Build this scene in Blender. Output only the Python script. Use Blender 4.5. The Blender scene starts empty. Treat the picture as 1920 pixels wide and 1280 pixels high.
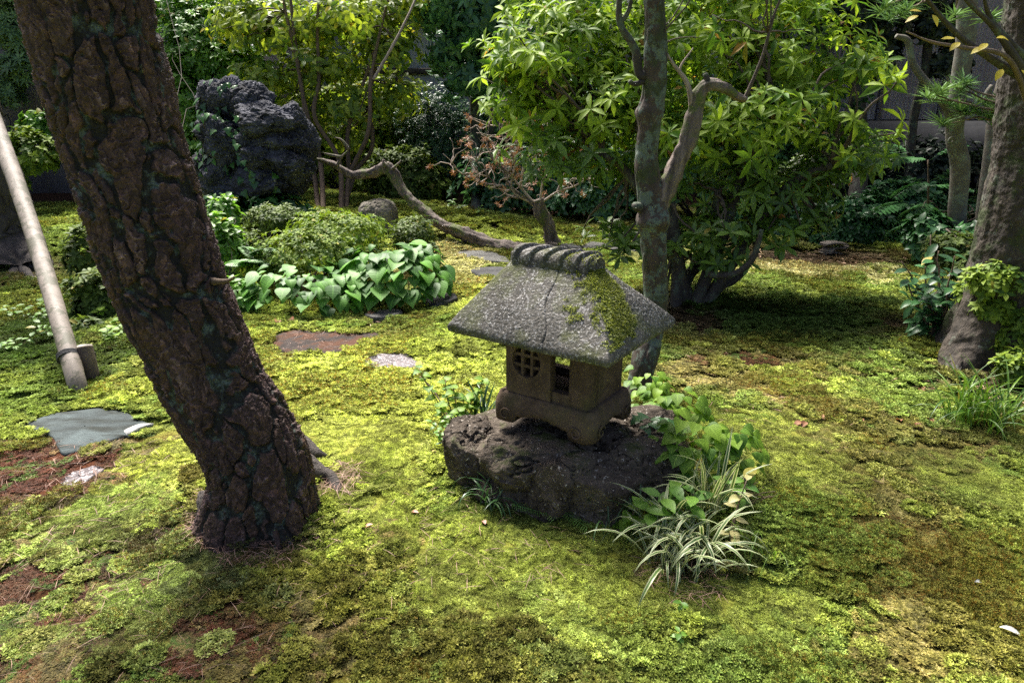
import bpy, math, random
import numpy as np
from mathutils import Vector, Matrix

R = math.radians
rng = np.random.default_rng(7)
random.seed(7)
sc = bpy.context.scene
COL = sc.collection

# ------------------------------------------------------------------ camera
PITCH = R(19); FPX = 1280.0; CZ = 1.5
cd = bpy.data.cameras.new('camera'); cam = bpy.data.objects.new('camera', cd); COL.objects.link(cam)
cam.location = (0, 0, CZ); cam.rotation_euler = (R(90) - PITCH, 0, 0)
cd.sensor_width = 36; cd.lens = 24; cd.clip_end = 300; cd.clip_start = .05
sc.camera = cam

# ------------------------------------------------------------------ light
SUN_EL, SUN_AZ = R(57), R(-28)          # azimuth from +Y towards +X
w = bpy.data.worlds.new('World'); sc.world = w; w.use_nodes = True
nt = w.node_tree; nt.nodes.clear()
sky = nt.nodes.new('ShaderNodeTexSky'); sky.sky_type = 'NISHITA'; sky.sun_disc = False
sky.sun_elevation = SUN_EL; sky.sun_rotation = SUN_AZ; sky.air_density = .55; sky.dust_density = 4.0; sky.ozone_density = .4
bg = nt.nodes.new('ShaderNodeBackground'); bg.inputs[1].default_value = .078
wo = nt.nodes.new('ShaderNodeOutputWorld')
nt.links.new(sky.outputs[0], bg.inputs[0]); nt.links.new(bg.outputs[0], wo.inputs[0])
sl = bpy.data.lights.new('sun', 'SUN'); sl.energy = 3.9; sl.angle = R(23); sl.color = (1, .955, .88)
so = bpy.data.objects.new('sun', sl); COL.objects.link(so)
sv = Vector((math.sin(SUN_AZ) * math.cos(SUN_EL), math.cos(SUN_AZ) * math.cos(SUN_EL), math.sin(SUN_EL)))
so.rotation_euler = sv.to_track_quat('Z', 'Y').to_euler()
so.location = sv * 20
sc.view_settings.view_transform = 'Standard'; sc.view_settings.look = 'None'
sc.view_settings.exposure = 1.9; sc.view_settings.gamma = 1; sc.view_settings.use_curve_mapping = False
sc.render.engine = 'CYCLES'
cy = sc.cycles
cy.max_bounces = 6; cy.diffuse_bounces = 3; cy.glossy_bounces = 2; cy.transmission_bounces = 3
cy.use_denoising = False
cy.use_adaptive_sampling = True; cy.adaptive_threshold = .015
cy.sample_clamp_indirect = 6; cy.caustics_reflective = False; cy.caustics_refractive = False

# ------------------------------------------------------------------ places
cP, sP = math.cos(PITCH), math.sin(PITCH)
def ray(px, py):
    a = (px - 960) / FPX; b = -(py - 640) / FPX
    return np.array([a, cP + b * sP, -sP + b * cP])
def V(px, py, y):                       # the point seen at a photo pixel, y metres ahead
    d = ray(px, py); return d * (y / d[1]) + np.array([0, 0, CZ])
def Zp(px, py, z):
    d = ray(px, py); return d * ((z - CZ) / d[2]) + np.array([0, 0, CZ])

# ------------------------------------------------------------------ noise
def _h(ix, iy, iz, s):
    n = (ix.astype(np.int64) * 374761393 + iy.astype(np.int64) * 668265263 + iz.astype(np.int64) * 2147483647 + s * 1274126177) & 0xffffffff
    n = ((n ^ (n >> 13)) * 1274126177) & 0xffffffff
    n = ((n ^ (n >> 16)) * 2246822519) & 0xffffffff
    n = n ^ (n >> 15)
    return (n & 0xffffff) / float(0xffffff)
def noise(P, s=0):
    P = np.asarray(P, float); i = np.floor(P); f = P - i; i = i.astype(np.int64)
    f = f * f * (3 - 2 * f); r = 0
    for dx in (0, 1):
        for dy in (0, 1):
            for dz in (0, 1):
                wt = (f[..., 0] if dx else 1 - f[..., 0]) * (f[..., 1] if dy else 1 - f[..., 1]) * (f[..., 2] if dz else 1 - f[..., 2])
                r = r + wt * _h(i[..., 0] + dx, i[..., 1] + dy, i[..., 2] + dz, s)
    return r
def fbm(P, o=4, s=0, g=.5):
    P = np.asarray(P, float); a = 1; t = 0; n = 0
    for k in range(o):
        t = t + a * noise(P * (2 ** k) + 17.3 * k, s + k); n += a; a *= g
    return t / n - .5
def voro(P, s=0, jit=.9):
    P = np.asarray(P, float); i = np.floor(P).astype(np.int64)
    f1 = np.full(P.shape[:-1], 9.); f2 = f1.copy(); idv = np.zeros(P.shape[:-1])
    for dx in (-1, 0, 1):
        for dy in (-1, 0, 1):
            for dz in (-1, 0, 1):
                c = i + np.array([dx, dy, dz]); a, b, e = c[..., 0], c[..., 1], c[..., 2]
                q0 = a + .5 + jit * (_h(a, b, e, s) - .5); q1 = b + .5 + jit * (_h(a, b, e, s + 1) - .5); q2 = e + .5 + jit * (_h(a, b, e, s + 2) - .5)
                d = np.sqrt((P[..., 0] - q0) ** 2 + (P[..., 1] - q1) ** 2 + (P[..., 2] - q2) ** 2)
                m = d < f1
                f2 = np.where(m, f1, np.minimum(f2, d)); f1 = np.where(m, d, f1); idv = np.where(m, _h(a, b, e, s + 3), idv)
    return f1, f2, idv
def sstep(a, b, x):
    t = np.clip((x - a) / (b - a), 0, 1); return t * t * (3 - 2 * t)

# ------------------------------------------------------------------ mesh accumulation
class MB:
    def __init__(s): s.v = []; s.f = {3: [], 4: []}; s.t = []; s.n = 0; s.poly = []
    def add(s, v, faces, tint=.5, side=None):
        v = np.asarray(v, float).reshape(-1, 3)
        faces = [faces] if isinstance(faces, np.ndarray) else faces
        for f in faces:
            f = np.asarray(f)
            if f.ndim == 2 and len(f): s.f[f.shape[1]].append(f + s.n)
        s.v.append(v); s.t.append(np.broadcast_to(np.asarray(tint, float), (len(v),)).copy()); s.n += len(v)
        return s
    def ngon(s, v, loops, tint=.5):
        v = np.asarray(v, float)
        for l in loops: s.poly.append([i + s.n for i in l])
        s.v.append(v); s.t.append(np.full(len(v), tint)); s.n += len(v)
    def mesh(s, name, org=(0, 0, 0), smooth=True, attrs=None):
        v = np.concatenate(s.v) - np.asarray(org, float)
        loops = []; tot = []
        for k in (3, 4):
            if s.f[k]:
                a = np.concatenate(s.f[k]); loops.append(a.ravel()); tot.append(np.full(len(a), k))
        for l in s.poly: loops.append(np.array(l)); tot.append(np.array([len(l)]))
        lp = np.concatenate(loops).astype(np.int32); tt = np.concatenate(tot).astype(np.int32)
        me = bpy.data.meshes.new(name)
        me.vertices.add(len(v)); me.vertices.foreach_set('co', v.astype(np.float32).ravel())
        me.loops.add(len(lp)); me.loops.foreach_set('vertex_index', lp)
        me.polygons.add(len(tt)); st = np.concatenate([[0], np.cumsum(tt)[:-1]]).astype(np.int32)
        me.polygons.foreach_set('loop_start', st)
        me.polygons.foreach_set('use_smooth', np.full(len(tt), smooth))
        a = me.attributes.new('tint', 'FLOAT', 'POINT'); a.data.foreach_set('value', np.concatenate(s.t).astype(np.float32))
        for k, val in (attrs or {}).items():
            a = me.attributes.new(k, 'FLOAT', 'POINT'); a.data.foreach_set('value', np.asarray(val, np.float32))
        me.update(calc_edges=True); me.validate()
        return me
def gridf(nu, nv, wrap=False):          # rows nv, columns nu
    c = np.arange(nu if wrap else nu - 1); r = np.arange(nv - 1)
    C, Rr = np.meshgrid(c, r); a = Rr * nu + C; b = Rr * nu + (C + 1) % nu
    return np.stack([a, b, b + nu, a + nu], -1).reshape(-1, 4)

# ------------------------------------------------------------------ objects
def tag(o, label=None, cat=None, group=None, kind=None):
    if label: o['label'] = label
    if cat: o['category'] = cat
    if group: o['group'] = group
    if kind: o['kind'] = kind
    return o
def thing(name, label, cat, loc=(0, 0, 0), group=None):
    o = bpy.data.objects.new(name, None); COL.objects.link(o); o.location = tuple(float(a) for a in loc)
    o.empty_display_size = .1
    return tag(o, label, cat, group)
def org(o):
    p = np.zeros(3)
    while o is not None: p = p + np.array(o.location); o = o.parent
    return p
def put(name, src, mat, parent=None, smooth=True, label=None, cat=None, group=None, kind=None, attrs=None, at=None):
    """src is an MB in world coordinates, or a ready mesh"""
    if isinstance(src, MB):
        base = org(parent) if parent is not None else np.zeros(3)
        loc = np.zeros(3)
        if at is not None: loc = np.asarray(at, float) - base
        me = src.mesh(name, base + loc, smooth, attrs)
    else: me = src; loc = np.zeros(3)
    if mat is not None and len(me.materials) == 0: me.materials.append(mat)
    o = bpy.data.objects.new(name, me); COL.objects.link(o); o.parent = parent; o.location = loc
    return tag(o, label, cat, group, kind)
def copy_tree(o, loc, rz=None, label=None, scale=None):
    c = o.copy(); COL.objects.link(c); c.location = loc
    if rz is not None: c.rotation_euler = (0, 0, rz)
    if scale: c.scale = (scale,) * 3
    if label: c['label'] = label
    for ch in o.children:
        d = ch.copy(); COL.objects.link(d); d.parent = c
        for g in ch.children:
            e = g.copy(); COL.objects.link(e); e.parent = d
    return c

# ------------------------------------------------------------------ tubes
def spline(pts, n):
    P = np.asarray(pts, float); k = len(P)
    if k == 2: t = np.linspace(0, 1, n)[:, None]; return P[0] * (1 - t) + P[1] * t
    Q = np.vstack([2 * P[0] - P[1], P, 2 * P[-1] - P[-2]])
    u = np.linspace(0, k - 1 - 1e-6, n); i = u.astype(int); t = (u - i)[:, None]
    a, b, c, d = Q[i], Q[i + 1], Q[i + 2], Q[i + 3]
    return .5 * (2 * b + (c - a) * t + (2 * a - 5 * b + 4 * c - d) * t ** 2 + (3 * b - a - 3 * c + d) * t ** 3)
def frames(P):
    T = np.gradient(P, axis=0); T /= np.linalg.norm(T, axis=1)[:, None] + 1e-9
    N = np.zeros_like(P); ref = np.array([0, 1., 0]) if abs(T[0][1]) < .8 else np.array([1., 0, 0])
    n = ref - T[0] * ref.dot(T[0]); n /= np.linalg.norm(n); N[0] = n
    for i in range(1, len(P)):
        n = N[i - 1] - T[i] * N[i - 1].dot(T[i]); N[i] = n / (np.linalg.norm(n) + 1e-9)
    return T, N, np.cross(T, N)
def tube(mb, pts, rad, n=None, m=8, rough=0, rs=0, freq=6, cap=True, tint=.5, stri=0):
    pts = np.asarray(pts, float)
    n = n or max(4, len(pts) * 4)
    P = spline(pts, n); r = np.interp(np.linspace(0, 1, n), np.linspace(0, 1, len(rad)), rad)
    T, N, B = frames(P); th = np.linspace(0, 2 * math.pi, m, endpoint=False)
    rr = r[:, None] * np.ones(m)
    C = N[:, None] * np.cos(th)[None, :, None] + B[:, None] * np.sin(th)[None, :, None]
    S = P[:, None] + C * rr[..., None]
    if rough: rr = rr * (1 + rough * 2 * fbm(S * freq, 4, rs)); S = P[:, None] + C * rr[..., None]
    if stri:
        Ls = np.concatenate([[0], np.cumsum(np.linalg.norm(np.diff(P, axis=0), axis=1))]); tw = th[None] + Ls[:, None] * 2.5
        q = np.stack([np.cos(tw) * 2.2, np.sin(tw) * 2.2, Ls[:, None] * 2.2 * np.ones(m) + rs], -1)
        rr = rr * (1 + stri * 2 * (fbm(q, 4, rs + 5) - .6 * np.abs(fbm(q * 1.7, 3, rs + 9)) * 2 + .1)); S = P[:, None] + C * rr[..., None]
    mb.add(S.reshape(-1, 3), [gridf(m, n, True)], tint)
    if cap:
        k = mb.n; i = np.arange(m)
        for e, c in ((n - 1, P[-1]), (0, P[0])):
            b = k - m * n + e * m
            mb.v.append(c[None]); mb.t.append(np.array([tint if np.isscalar(tint) else .5]))
            tri = np.stack([b + i, b + (i + 1) % m, np.full(m, mb.n)], -1)
            mb.f[3].append(tri if e else tri[:, ::-1]); mb.n += 1
    return P
def crooked(a, b, k=5, amp=.08, up=0, s=None):
    a = np.asarray(a, float); b = np.asarray(b, float); t = np.linspace(0, 1, k)[:, None]; L = np.linalg.norm(b - a)
    p = a * (1 - t) + b * t + (rng.random((k, 3)) - .5) * 2 * amp * L * np.sin(t * math.pi)
    p[:, 2] += up * L * np.sin(t[:, 0] * math.pi); return p

# ------------------------------------------------------------------ leaves
def leaf_template(rows, fold=.25, curl=.6, tip=1.0):
    """rows: list of (t, halfwidth); first and last are single points"""
    v = []; side = []
    def arc(t): 
        k = curl * 1.0
        return (math.sin(k * t) / k, -(1 - math.cos(k * t)) / k) if abs(k) > 1e-3 else (t, 0)
    idx = []
    for t, hw in rows:
        x, z = arc(t)
        if hw == 0: idx.append([len(v)]); v.append((x, 0, z)); side.append(0)
        else:
            idx.append([len(v), len(v) + 1, len(v) + 2])
            v += [(x, -hw, z + hw * fold), (x, 0, z), (x, hw, z + hw * fold)]; side += [1, 0, 1]
    tri = []; q = []
    for a, b in zip(idx, idx[1:]):
        if len(a) == 1 and len(b) == 3: tri += [(a[0], b[1], b[0]), (a[0], b[2], b[1])]
        elif len(a) == 3 and len(b) == 1: tri += [(a[0], a[1], b[0]), (a[1], a[2], b[0])]
        elif len(a) == 3: q += [(a[0], a[1], b[1], b[0]), (a[1], a[2], b[2], b[1])]
    return np.array(v), np.array(tri, int).reshape(-1, 3), np.array(q, int).reshape(-1, 4), np.array(side, float)
LT_SMALL = leaf_template([(0, 0), (.5, .24), (1, 0)], .3, .5)
LT_MED = leaf_template([(0, 0), (.28, .15), (.6, .2), (1, 0)], .3, .7)
LT_LONG = leaf_template([(0, 0), (.3, .09), (.65, .125), (1, 0)], .35, .5)
LT_LONG2 = leaf_template([(0, 0), (.3, .08), (.65, .12), (1, 0)], .5, 1.3)
LT_NEEDLE = leaf_template([(0, 0), (.4, .035), (1, 0)], .3, .35)
LT_HEART = leaf_template([(0, 0), (.02, .26), (.12, .42), (.32, .45), (.55, .34), (.8, .13), (1, 0)], .22, .7)
LT_OVAL = leaf_template([(0, 0), (.12, .15), (.35, .26), (.6, .25), (.85, .11), (1, 0)], .25, .6)
def norm(a): return a / (np.linalg.norm(a, axis=-1, keepdims=True) + 1e-9)
def leaves(mb, P, D, L, tpl, W=1.0, up=None, tint=None, jn=.5):
    """scatter leaves: base points P, axes D, lengths L"""
    P = np.asarray(P, float); n = len(P)
    if n == 0: return
    D = norm(np.asarray(D, float)); L = np.broadcast_to(L, (n,))
    up = np.array([0, 0, 1.]) if up is None else up
    U = np.broadcast_to(up, (n, 3)) + (rng.random((n, 3)) - .5) * 2 * jn
    S = norm(np.cross(U, D)); N = np.cross(D, S)
    tv, tt, tq, sd = tpl; m = len(tv)
    v = P[:, None] + L[:, None, None] * (tv[None, :, 0:1] * D[:, None] + tv[None, :, 1:2] * W * S[:, None] + tv[None, :, 2:3] * N[:, None])
    o = (np.arange(n) * m)[:, None, None]; fs = []
    if len(tt): fs.append((tt[None] + o).reshape(-1, 3))
    if len(tq): fs.append((tq[None] + o).reshape(-1, 4))
    tint = rng.random(n) if tint is None else tint
    mb.add(v.reshape(-1, 3), fs, np.repeat(np.broadcast_to(tint, (n,)), m))
def rosettes(mb, C, A, k, L, tpl, W=1.0, spread=1.0, tint=None, rise=.35, jn=.3):
    """k leaves round each centre C with axis A"""
    C = np.asarray(C, float); A = norm(np.asarray(A, float)); n = len(C)
    ref = norm(rng.random((n, 3)) - .5); E = norm(np.cross(A, ref)); F = np.cross(A, E)
    ph = (np.arange(k) * 2.39996)[None] + rng.random((n, 1)) * 6.3
    ri = rise + (np.linspace(-.35, .6, k))[None] + (rng.random((n, k)) - .5) * .35
    D = np.cos(ph)[..., None] * E[:, None] * spread + np.sin(ph)[..., None] * F[:, None] * spread + ri[..., None] * A[:, None]
    LL = (L if np.ndim(L) == 0 else np.asarray(L)[:, None]) * (.7 + .45 * rng.random((n, k)))
    P = C[:, None] + A[:, None] * 0
    t0 = rng.random(n) if tint is None else tint
    t = np.clip(t0[:, None] + (rng.random((n, k)) - .5) * .35, 0, 1)
    leaves(mb, np.broadcast_to(P, (n, k, 3)).reshape(-1, 3), D.reshape(-1, 3), LL.ravel(), tpl, W, up=np.repeat(A, k, 0), tint=t.ravel(), jn=jn)
def shell(c, r, n, inner=.55, seed=3, lump=.35, lf=1.6, zmin=-.7):
    """points and outward normals in the outer shell of a lumpy ellipsoid"""
    d = norm(rng.normal(size=(n * 2, 3))); d = d[d[:, 2] > zmin][:n]
    k = inner + (1 - inner) * rng.random(len(d)) ** .6
    k = k * (1 + lump * 2 * fbm(d * lf + seed, 3, seed))
    return np.asarray(c) + d * np.asarray(r) * k[:, None], d
# ------------------------------------------------------------------ materials
def mat(name):
    m = bpy.data.materials.new(name); m.use_nodes = True; t = m.node_tree
    return m, t, t.nodes, t.links, t.nodes['Principled BSDF']
def nd(t, typ, **kw):
    n = t.nodes.new(typ)
    for k, v in kw.items():
        if k.startswith('i_'):
            key = k[2:]; n.inputs[int(key) if key.isdigit() else key].default_value = v
        else: setattr(n, k, v)
    return n
def ntex(t, scale, det=5, rough=.6, vec=None, dist=0):
    n = nd(t, 'ShaderNodeTexNoise'); n.inputs['Scale'].default_value = scale; n.inputs['Detail'].default_value = det
    n.inputs['Roughness'].default_value = rough; n.inputs['Distortion'].default_value = dist
    if vec is not None: t.links.new(vec, n.inputs['Vector'])
    return n.outputs['Fac']
def ramp(t, fac, stops):
    n = nd(t, 'ShaderNodeValToRGB'); e = n.color_ramp.elements
    while len(e) < len(stops): e.new(.5)
    for x, (p, c) in zip(e, stops):
        x.position = p; x.color = (*c, 1) if len(c) == 3 else c
    t.links.new(fac, n.inputs[0]); return n.outputs[0]
def mix(t, fac, a, b, mode='MIX'):
    n = nd(t, 'ShaderNodeMix', data_type='RGBA', blend_type=mode)
    for s, x in ((n.inputs[0], fac), (n.inputs[6], a), (n.inputs[7], b)):
        if isinstance(x, (int, float)): s.default_value = x
        elif isinstance(x, tuple): s.default_value = (*x, 1)
        else: t.links.new(x, s)
    return n.outputs[2]
def mathn(t, op, a, b=0.0, c=None, clamp=False):
    n = nd(t, 'ShaderNodeMath', operation=op, use_clamp=clamp)
    for s, x in zip(n.inputs, (a, b) if c is None else (a, b, c)):
        if isinstance(x, (int, float)): s.default_value = x
        else: t.links.new(x, s)
    return n.outputs[0]
def mrange(t, x, a, b, c=0., d=1.):
    n = nd(t, 'ShaderNodeMapRange'); n.clamp = True; t.links.new(x, n.inputs[0])
    for i, v in enumerate((a, b, c, d)): n.inputs[i + 1].default_value = v
    return n.outputs[0]
def attr(t, name, typ='GEOMETRY'):
    n = nd(t, 'ShaderNodeAttribute', attribute_name=name, attribute_type=typ); return n
def opos(t): return nd(t, 'ShaderNodeTexCoord').outputs['Object']
def wpos(t): return nd(t, 'ShaderNodeNewGeometry').outputs['Position']
def bump(t, h, dist=.01, st=1, nrm=None):
    n = nd(t, 'ShaderNodeBump'); n.inputs['Strength'].default_value = st; n.inputs['Distance'].default_value = dist
    t.links.new(h, n.inputs['Height'])
    if nrm is not None: t.links.new(nrm, n.inputs['Normal'])
    return n.outputs[0]

def foliage(name, a, b, c=None, trans=.35, rough=.45, yellow=None, spec=.5, side=None, vein=False):
    """a dark, b light (per leaf), c rare third colour"""
    m, t, N, K, p = mat(name)
    at = attr(t, 'tint').outputs['Fac']
    oi = nd(t, 'ShaderNodeObjectInfo').outputs['Random']
    f = mathn(t, 'FRACT', mathn(t, 'ADD', at, oi))
    col = ramp(t, f, [(0, a), (.45, tuple((x + y) / 2 for x, y in zip(a, b))), (.9, b)] + ([(.975, b), (.985, c), (1, c)] if c else []))
    n = ntex(t, 14, 3, .6, wpos(t))
    col = mix(t, .6, col, ramp(t, n, [(.3, (.62, .62, .62)), (.7, (1.3, 1.3, 1.25))]), 'MULTIPLY')
    if side:
        s = attr(t, 'side').outputs['Fac']
        col = mix(t, mrange(t, s, side[1], side[2]), col, side[0])
    if vein:
        s = attr(t, 'side').outputs['Fac']; col = mix(t, mrange(t, s, .0, .10, .55, 0), col, tuple(min(1, x * 1.6 + .03) for x in b))
        vm = nd(t, 'ShaderNodeTexWave', bands_direction='X', wave_profile='SIN'); vm.inputs['Scale'].default_value = 3.2; vm.inputs['Distortion'].default_value = 1.5; t.links.new(opos(t), vm.inputs['Vector'])
        col = mix(t, mathn(t, 'MULTIPLY', mrange(t, vm.outputs['Fac'], .8, 1.), .02), col, tuple(x * .45 for x in a)); K.new(bump(t, vm.outputs['Fac'], .01, .08), p.inputs['Normal'])
    K.new(col, p.inputs['Base Color']); p.inputs['Roughness'].default_value = rough
    p.inputs['Specular IOR Level'].default_value = spec
    tr = nd(t, 'ShaderNodeBsdfTranslucent'); 
    K.new(mix(t, .5, col, (1.3, 1.25, .55), 'MULTIPLY'), tr.inputs[0])
    ms = nd(t, 'ShaderNodeMixShader'); ms.inputs[0].default_value = trans
    K.new(p.outputs[0], ms.inputs[1]); K.new(tr.outputs[0], ms.inputs[2]); K.new(ms.outputs[0], N['Material Output'].inputs[0])
    return m

M = {}
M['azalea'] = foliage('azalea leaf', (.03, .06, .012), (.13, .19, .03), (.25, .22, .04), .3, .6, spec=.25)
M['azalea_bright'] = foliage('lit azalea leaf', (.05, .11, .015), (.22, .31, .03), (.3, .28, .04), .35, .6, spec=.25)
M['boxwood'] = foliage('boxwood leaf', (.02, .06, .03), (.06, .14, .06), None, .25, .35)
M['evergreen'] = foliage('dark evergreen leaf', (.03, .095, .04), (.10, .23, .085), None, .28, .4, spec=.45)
M['black_green'] = foliage('shade darkened leaf', (.008, .018, .008), (.02, .04, .02), None, .15, .5)  # near black: deep shade around the shed put into the leaf colour
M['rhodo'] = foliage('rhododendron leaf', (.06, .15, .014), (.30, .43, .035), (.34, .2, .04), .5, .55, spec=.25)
M['rhodo_shaded'] = foliage('shaded rhododendron leaf', (.05, .11, .015), (.16, .27, .035), (.3, .14, .03), .35, .4)  # shaded copy of the rhododendron leaf, shade put into the colour
M['maple'] = foliage('yellow green leaf', (.09, .18, .015), (.34, .42, .035), (.45, .38, .04), .5, .5)
M['fresh'] = foliage('fresh green leaf', (.06, .17, .02), (.2, .38, .05), (.35, .32, .05), .45, .45)
M['heart'] = foliage('heart leaf', (.03, .10, .016), (.12, .29, .04), None, .3, .5, spec=.25, vein=True)
M['creeper'] = foliage('creeper leaf', (.07, .17, .018), (.22, .36, .035), None, .45, .5, spec=.3, vein=True)
M['ivy'] = foliage('ivy leaf', (.02, .07, .02), (.07, .19, .04), None, .25, .35)
M['camellia'] = foliage('camellia leaf', (.02, .07, .022), (.06, .17, .05), None, .25, .38, spec=.4)
M['fern'] = foliage('fern leaf', (.06, .16, .03), (.13, .3, .06), None, .45, .5)
M['needle'] = foliage('needle leaf', (.05, .12, .035), (.16, .28, .09), None, .2, .35)
M['grass'] = foliage('grass blade', (.05, .13, .02), (.16, .28, .03), (.35, .33, .05), .4, .4)
M['dark_grass'] = foliage('dark grass blade', (.02, .06, .02), (.06, .13, .04), None, .25, .35)
M['striped'] = foliage('striped blade', (.04, .10, .02), (.10, .18, .04), None, .3, .4, side=((.5, .52, .3), .42, .6))
M['pale_leaf'] = foliage('pale yellow leaf', (.4, .38, .12), (.5, .45, .2), None, .4, .5)
M['yellow_leaf'] = foliage('yellow leaf', (.45, .36, .03), (.6, .5, .05), None, .5, .5)
M['dry'] = foliage('dry rust leaf', (.22, .09, .04), (.42, .2, .1), None, .2, .7)
M['litter'] = foliage('litter', (.16, .08, .04), (.5, .33, .2), (.6, .25, .25), .1, .7)
M['pinkleaf'] = foliage('pink brown leaf', (.45, .2, .16), (.6, .32, .28), None, .1, .6)
M['petal'] = foliage('white petal', (.75, .75, .68), (.8, .8, .75), None, .3, .5)
M['pine_needles'] = foliage('dead pine needle', (.14, .065, .04), (.38, .23, .17), None, .05, .6)
M['distant_pine'] = foliage('distant pine needle', (.09, .17, .08), (.2, .32, .14), None, .3, .5)

def bark(name, a, b, lich=None, amt=.5, sc_=18, aniso=3., bmp=.006, moss=None, rough=.85):
    m, t, N, K, p = mat(name)
    o = opos(t); mp = nd(t, 'ShaderNodeMapping'); mp.inputs['Scale'].default_value = (1, 1, 1 / aniso); K.new(o, mp.inputs[0])
    n = ntex(t, sc_, 8, .65, mp.outputs[0], .4); n2 = ntex(t, sc_ * 4, 4, .7, mp.outputs[0])
    col = ramp(t, n, [(.3, a), (.68, b)])
    if lich:
        l = ntex(t, 9, 6, .75, o); l2 = ntex(t, 60, 3, .6, o)
        f = mrange(t, mathn(t, 'ADD', l, mathn(t, 'MULTIPLY', l2, .25)), .62 + (.5 - amt) * .2, .68 + (.5 - amt) * .2)
        col = mix(t, f, col, lich)
    if moss:
        l = ntex(t, 5, 6, .7, o); f = mrange(t, l, .52, .6)
        col = mix(t, f, col, moss)
    K.new(col, p.inputs['Base Color']); p.inputs['Roughness'].default_value = rough
    h = mathn(t, 'ADD', n, mathn(t, 'MULTIPLY', n2, .35)); K.new(bump(t, h, bmp, 1), p.inputs['Normal'])
    return m
M['twig'] = bark('twig bark', (.035, .025, .018), (.1, .075, .055), None, sc_=30)
M['stem_brown'] = bark('brown stem', (.06, .04, .025), (.16, .11, .07), None, sc_=25)
M['dark_bark'] = bark('dark bark', (.02, .016, .014), (.06, .05, .04), (.07, .09, .06), .4)
M['slender'] = bark('lichened bark', (.02, .015, .011), (.07, .05, .038), (.09, .12, .095), .5, moss=(.03, .04, .012))
M['grey_bark'] = bark('smooth grey bark', (.06, .052, .04), (.13, .115, .09), (.14, .155, .12), .4, sc_=9, aniso=.8, bmp=.002)
M['big_bark'] = bark('mossy bark', (.014, .011, .008), (.062, .047, .034), (.10, .11, .085), .1, sc_=14, aniso=2, moss=(.03, .042, .010), bmp=.02)
M['driftwood'] = bark('weathered wood', (.028, .02, .017), (.21, .165, .14), None, sc_=24, aniso=6, bmp=.012, moss=(.08, .1, .025))
M['bleached'] = bark('bleached twig', (.14, .1, .08), (.4, .33, .28), None, sc_=22, aniso=5)
M['pole'] = bark('stripped pole', (.10, .082, .065), (.235, .2, .17), (.08, .075, .05), .45, sc_=9, aniso=8, bmp=.002, rough=.7)
M['stake'] = bark('dark stake', (.04, .03, .022), (.12, .09, .065), None, sc_=22, aniso=6)
M['rope'] = bark('black rope', (.012, .012, .014), (.035, .035, .04), None, sc_=90)
M['pine_dark'] = bark('far pine bark', (.02, .016, .014), (.075, .06, .05), None, sc_=14, aniso=4, bmp=.03)

# foreground pine: groove / plate masks from the built relief put crevice shade and edge highlights into the colour
m, t, N, K, p = mat('pine bark'); M['pine'] = m
o = opos(t); gr = attr(t, 'groove').outputs['Fac']; fl = attr(t, 'flake').outputs['Fac']
n1 = ntex(t, 7, 6, .7, o); n2 = ntex(t, 55, 6, .7, o); n3 = ntex(t, 16, 5, .7, o)
nv_ = nd(t, 'ShaderNodeTexNoise'); nv_.inputs['Scale'].default_value = 22; nv_.inputs['Detail'].default_value = 4; K.new(o, nv_.inputs['Vector'])
vm = nd(t, 'ShaderNodeVectorMath', operation='SCALE'); vm.inputs['Scale'].default_value = .055; K.new(nv_.outputs['Color'], vm.inputs[0])
va = nd(t, 'ShaderNodeVectorMath', operation='ADD'); K.new(o, va.inputs[0]); K.new(vm.outputs[0], va.inputs[1])
vmap = nd(t, 'ShaderNodeMapping'); vmap.inputs['Scale'].default_value = (1, 1, .6); K.new(va.outputs[0], vmap.inputs[0])
vo = nd(t, 'ShaderNodeTexVoronoi'); vo.inputs['Scale'].default_value = 62; K.new(vmap.outputs[0], vo.inputs['Vector'])
vs = nd(t, 'ShaderNodeSeparateColor'); K.new(vo.outputs['Color'], vs.inputs[0]); chip = vs.outputs[0]
col = ramp(t, fl, [(0, (.03, .018, .014)), (.35, (.065, .037, .03)), (.6, (.09, .057, .05)), (.8, (.16, .11, .10)), (1, (.30, .21, .19))])
col = mix(t, mrange(t, n1, .46, .62, 0, .8), col, (.06, .036, .02))
col = mix(t, .8, col, ramp(t, n2, [(.25, (.45, .45, .45)), (.75, (1.5, 1.5, 1.5))]), 'MULTIPLY')
col = mix(t, .75, col, ramp(t, chip, [(0, (.45, .42, .42)), (.6, (.95, .92, .9)), (.85, (1.5, 1.4, 1.4)), (1, (2., 1.8, 1.8))]), 'MULTIPLY')
col = mix(t, mrange(t, gr, .3, .7), col, (.012, .011, .008))
li = mathn(t, 'MULTIPLY', mrange(t, gr, .25, .5), mrange(t, n3, .5, .6))
col = mix(t, mathn(t, 'MULTIPLY', li, .7), col, ramp(t, n2, [(.4, (.03, .05, .025)), (.6, (.16, .21, .18))]))
K.new(col, p.inputs['Base Color']); p.inputs['Roughness'].default_value = .7; p.inputs['Specular IOR Level'].default_value = .35
K.new(bump(t, n2, .006, 1, bump(t, chip, .006, .9, bump(t, n3, .012, .8))), p.inputs['Normal'])

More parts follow.
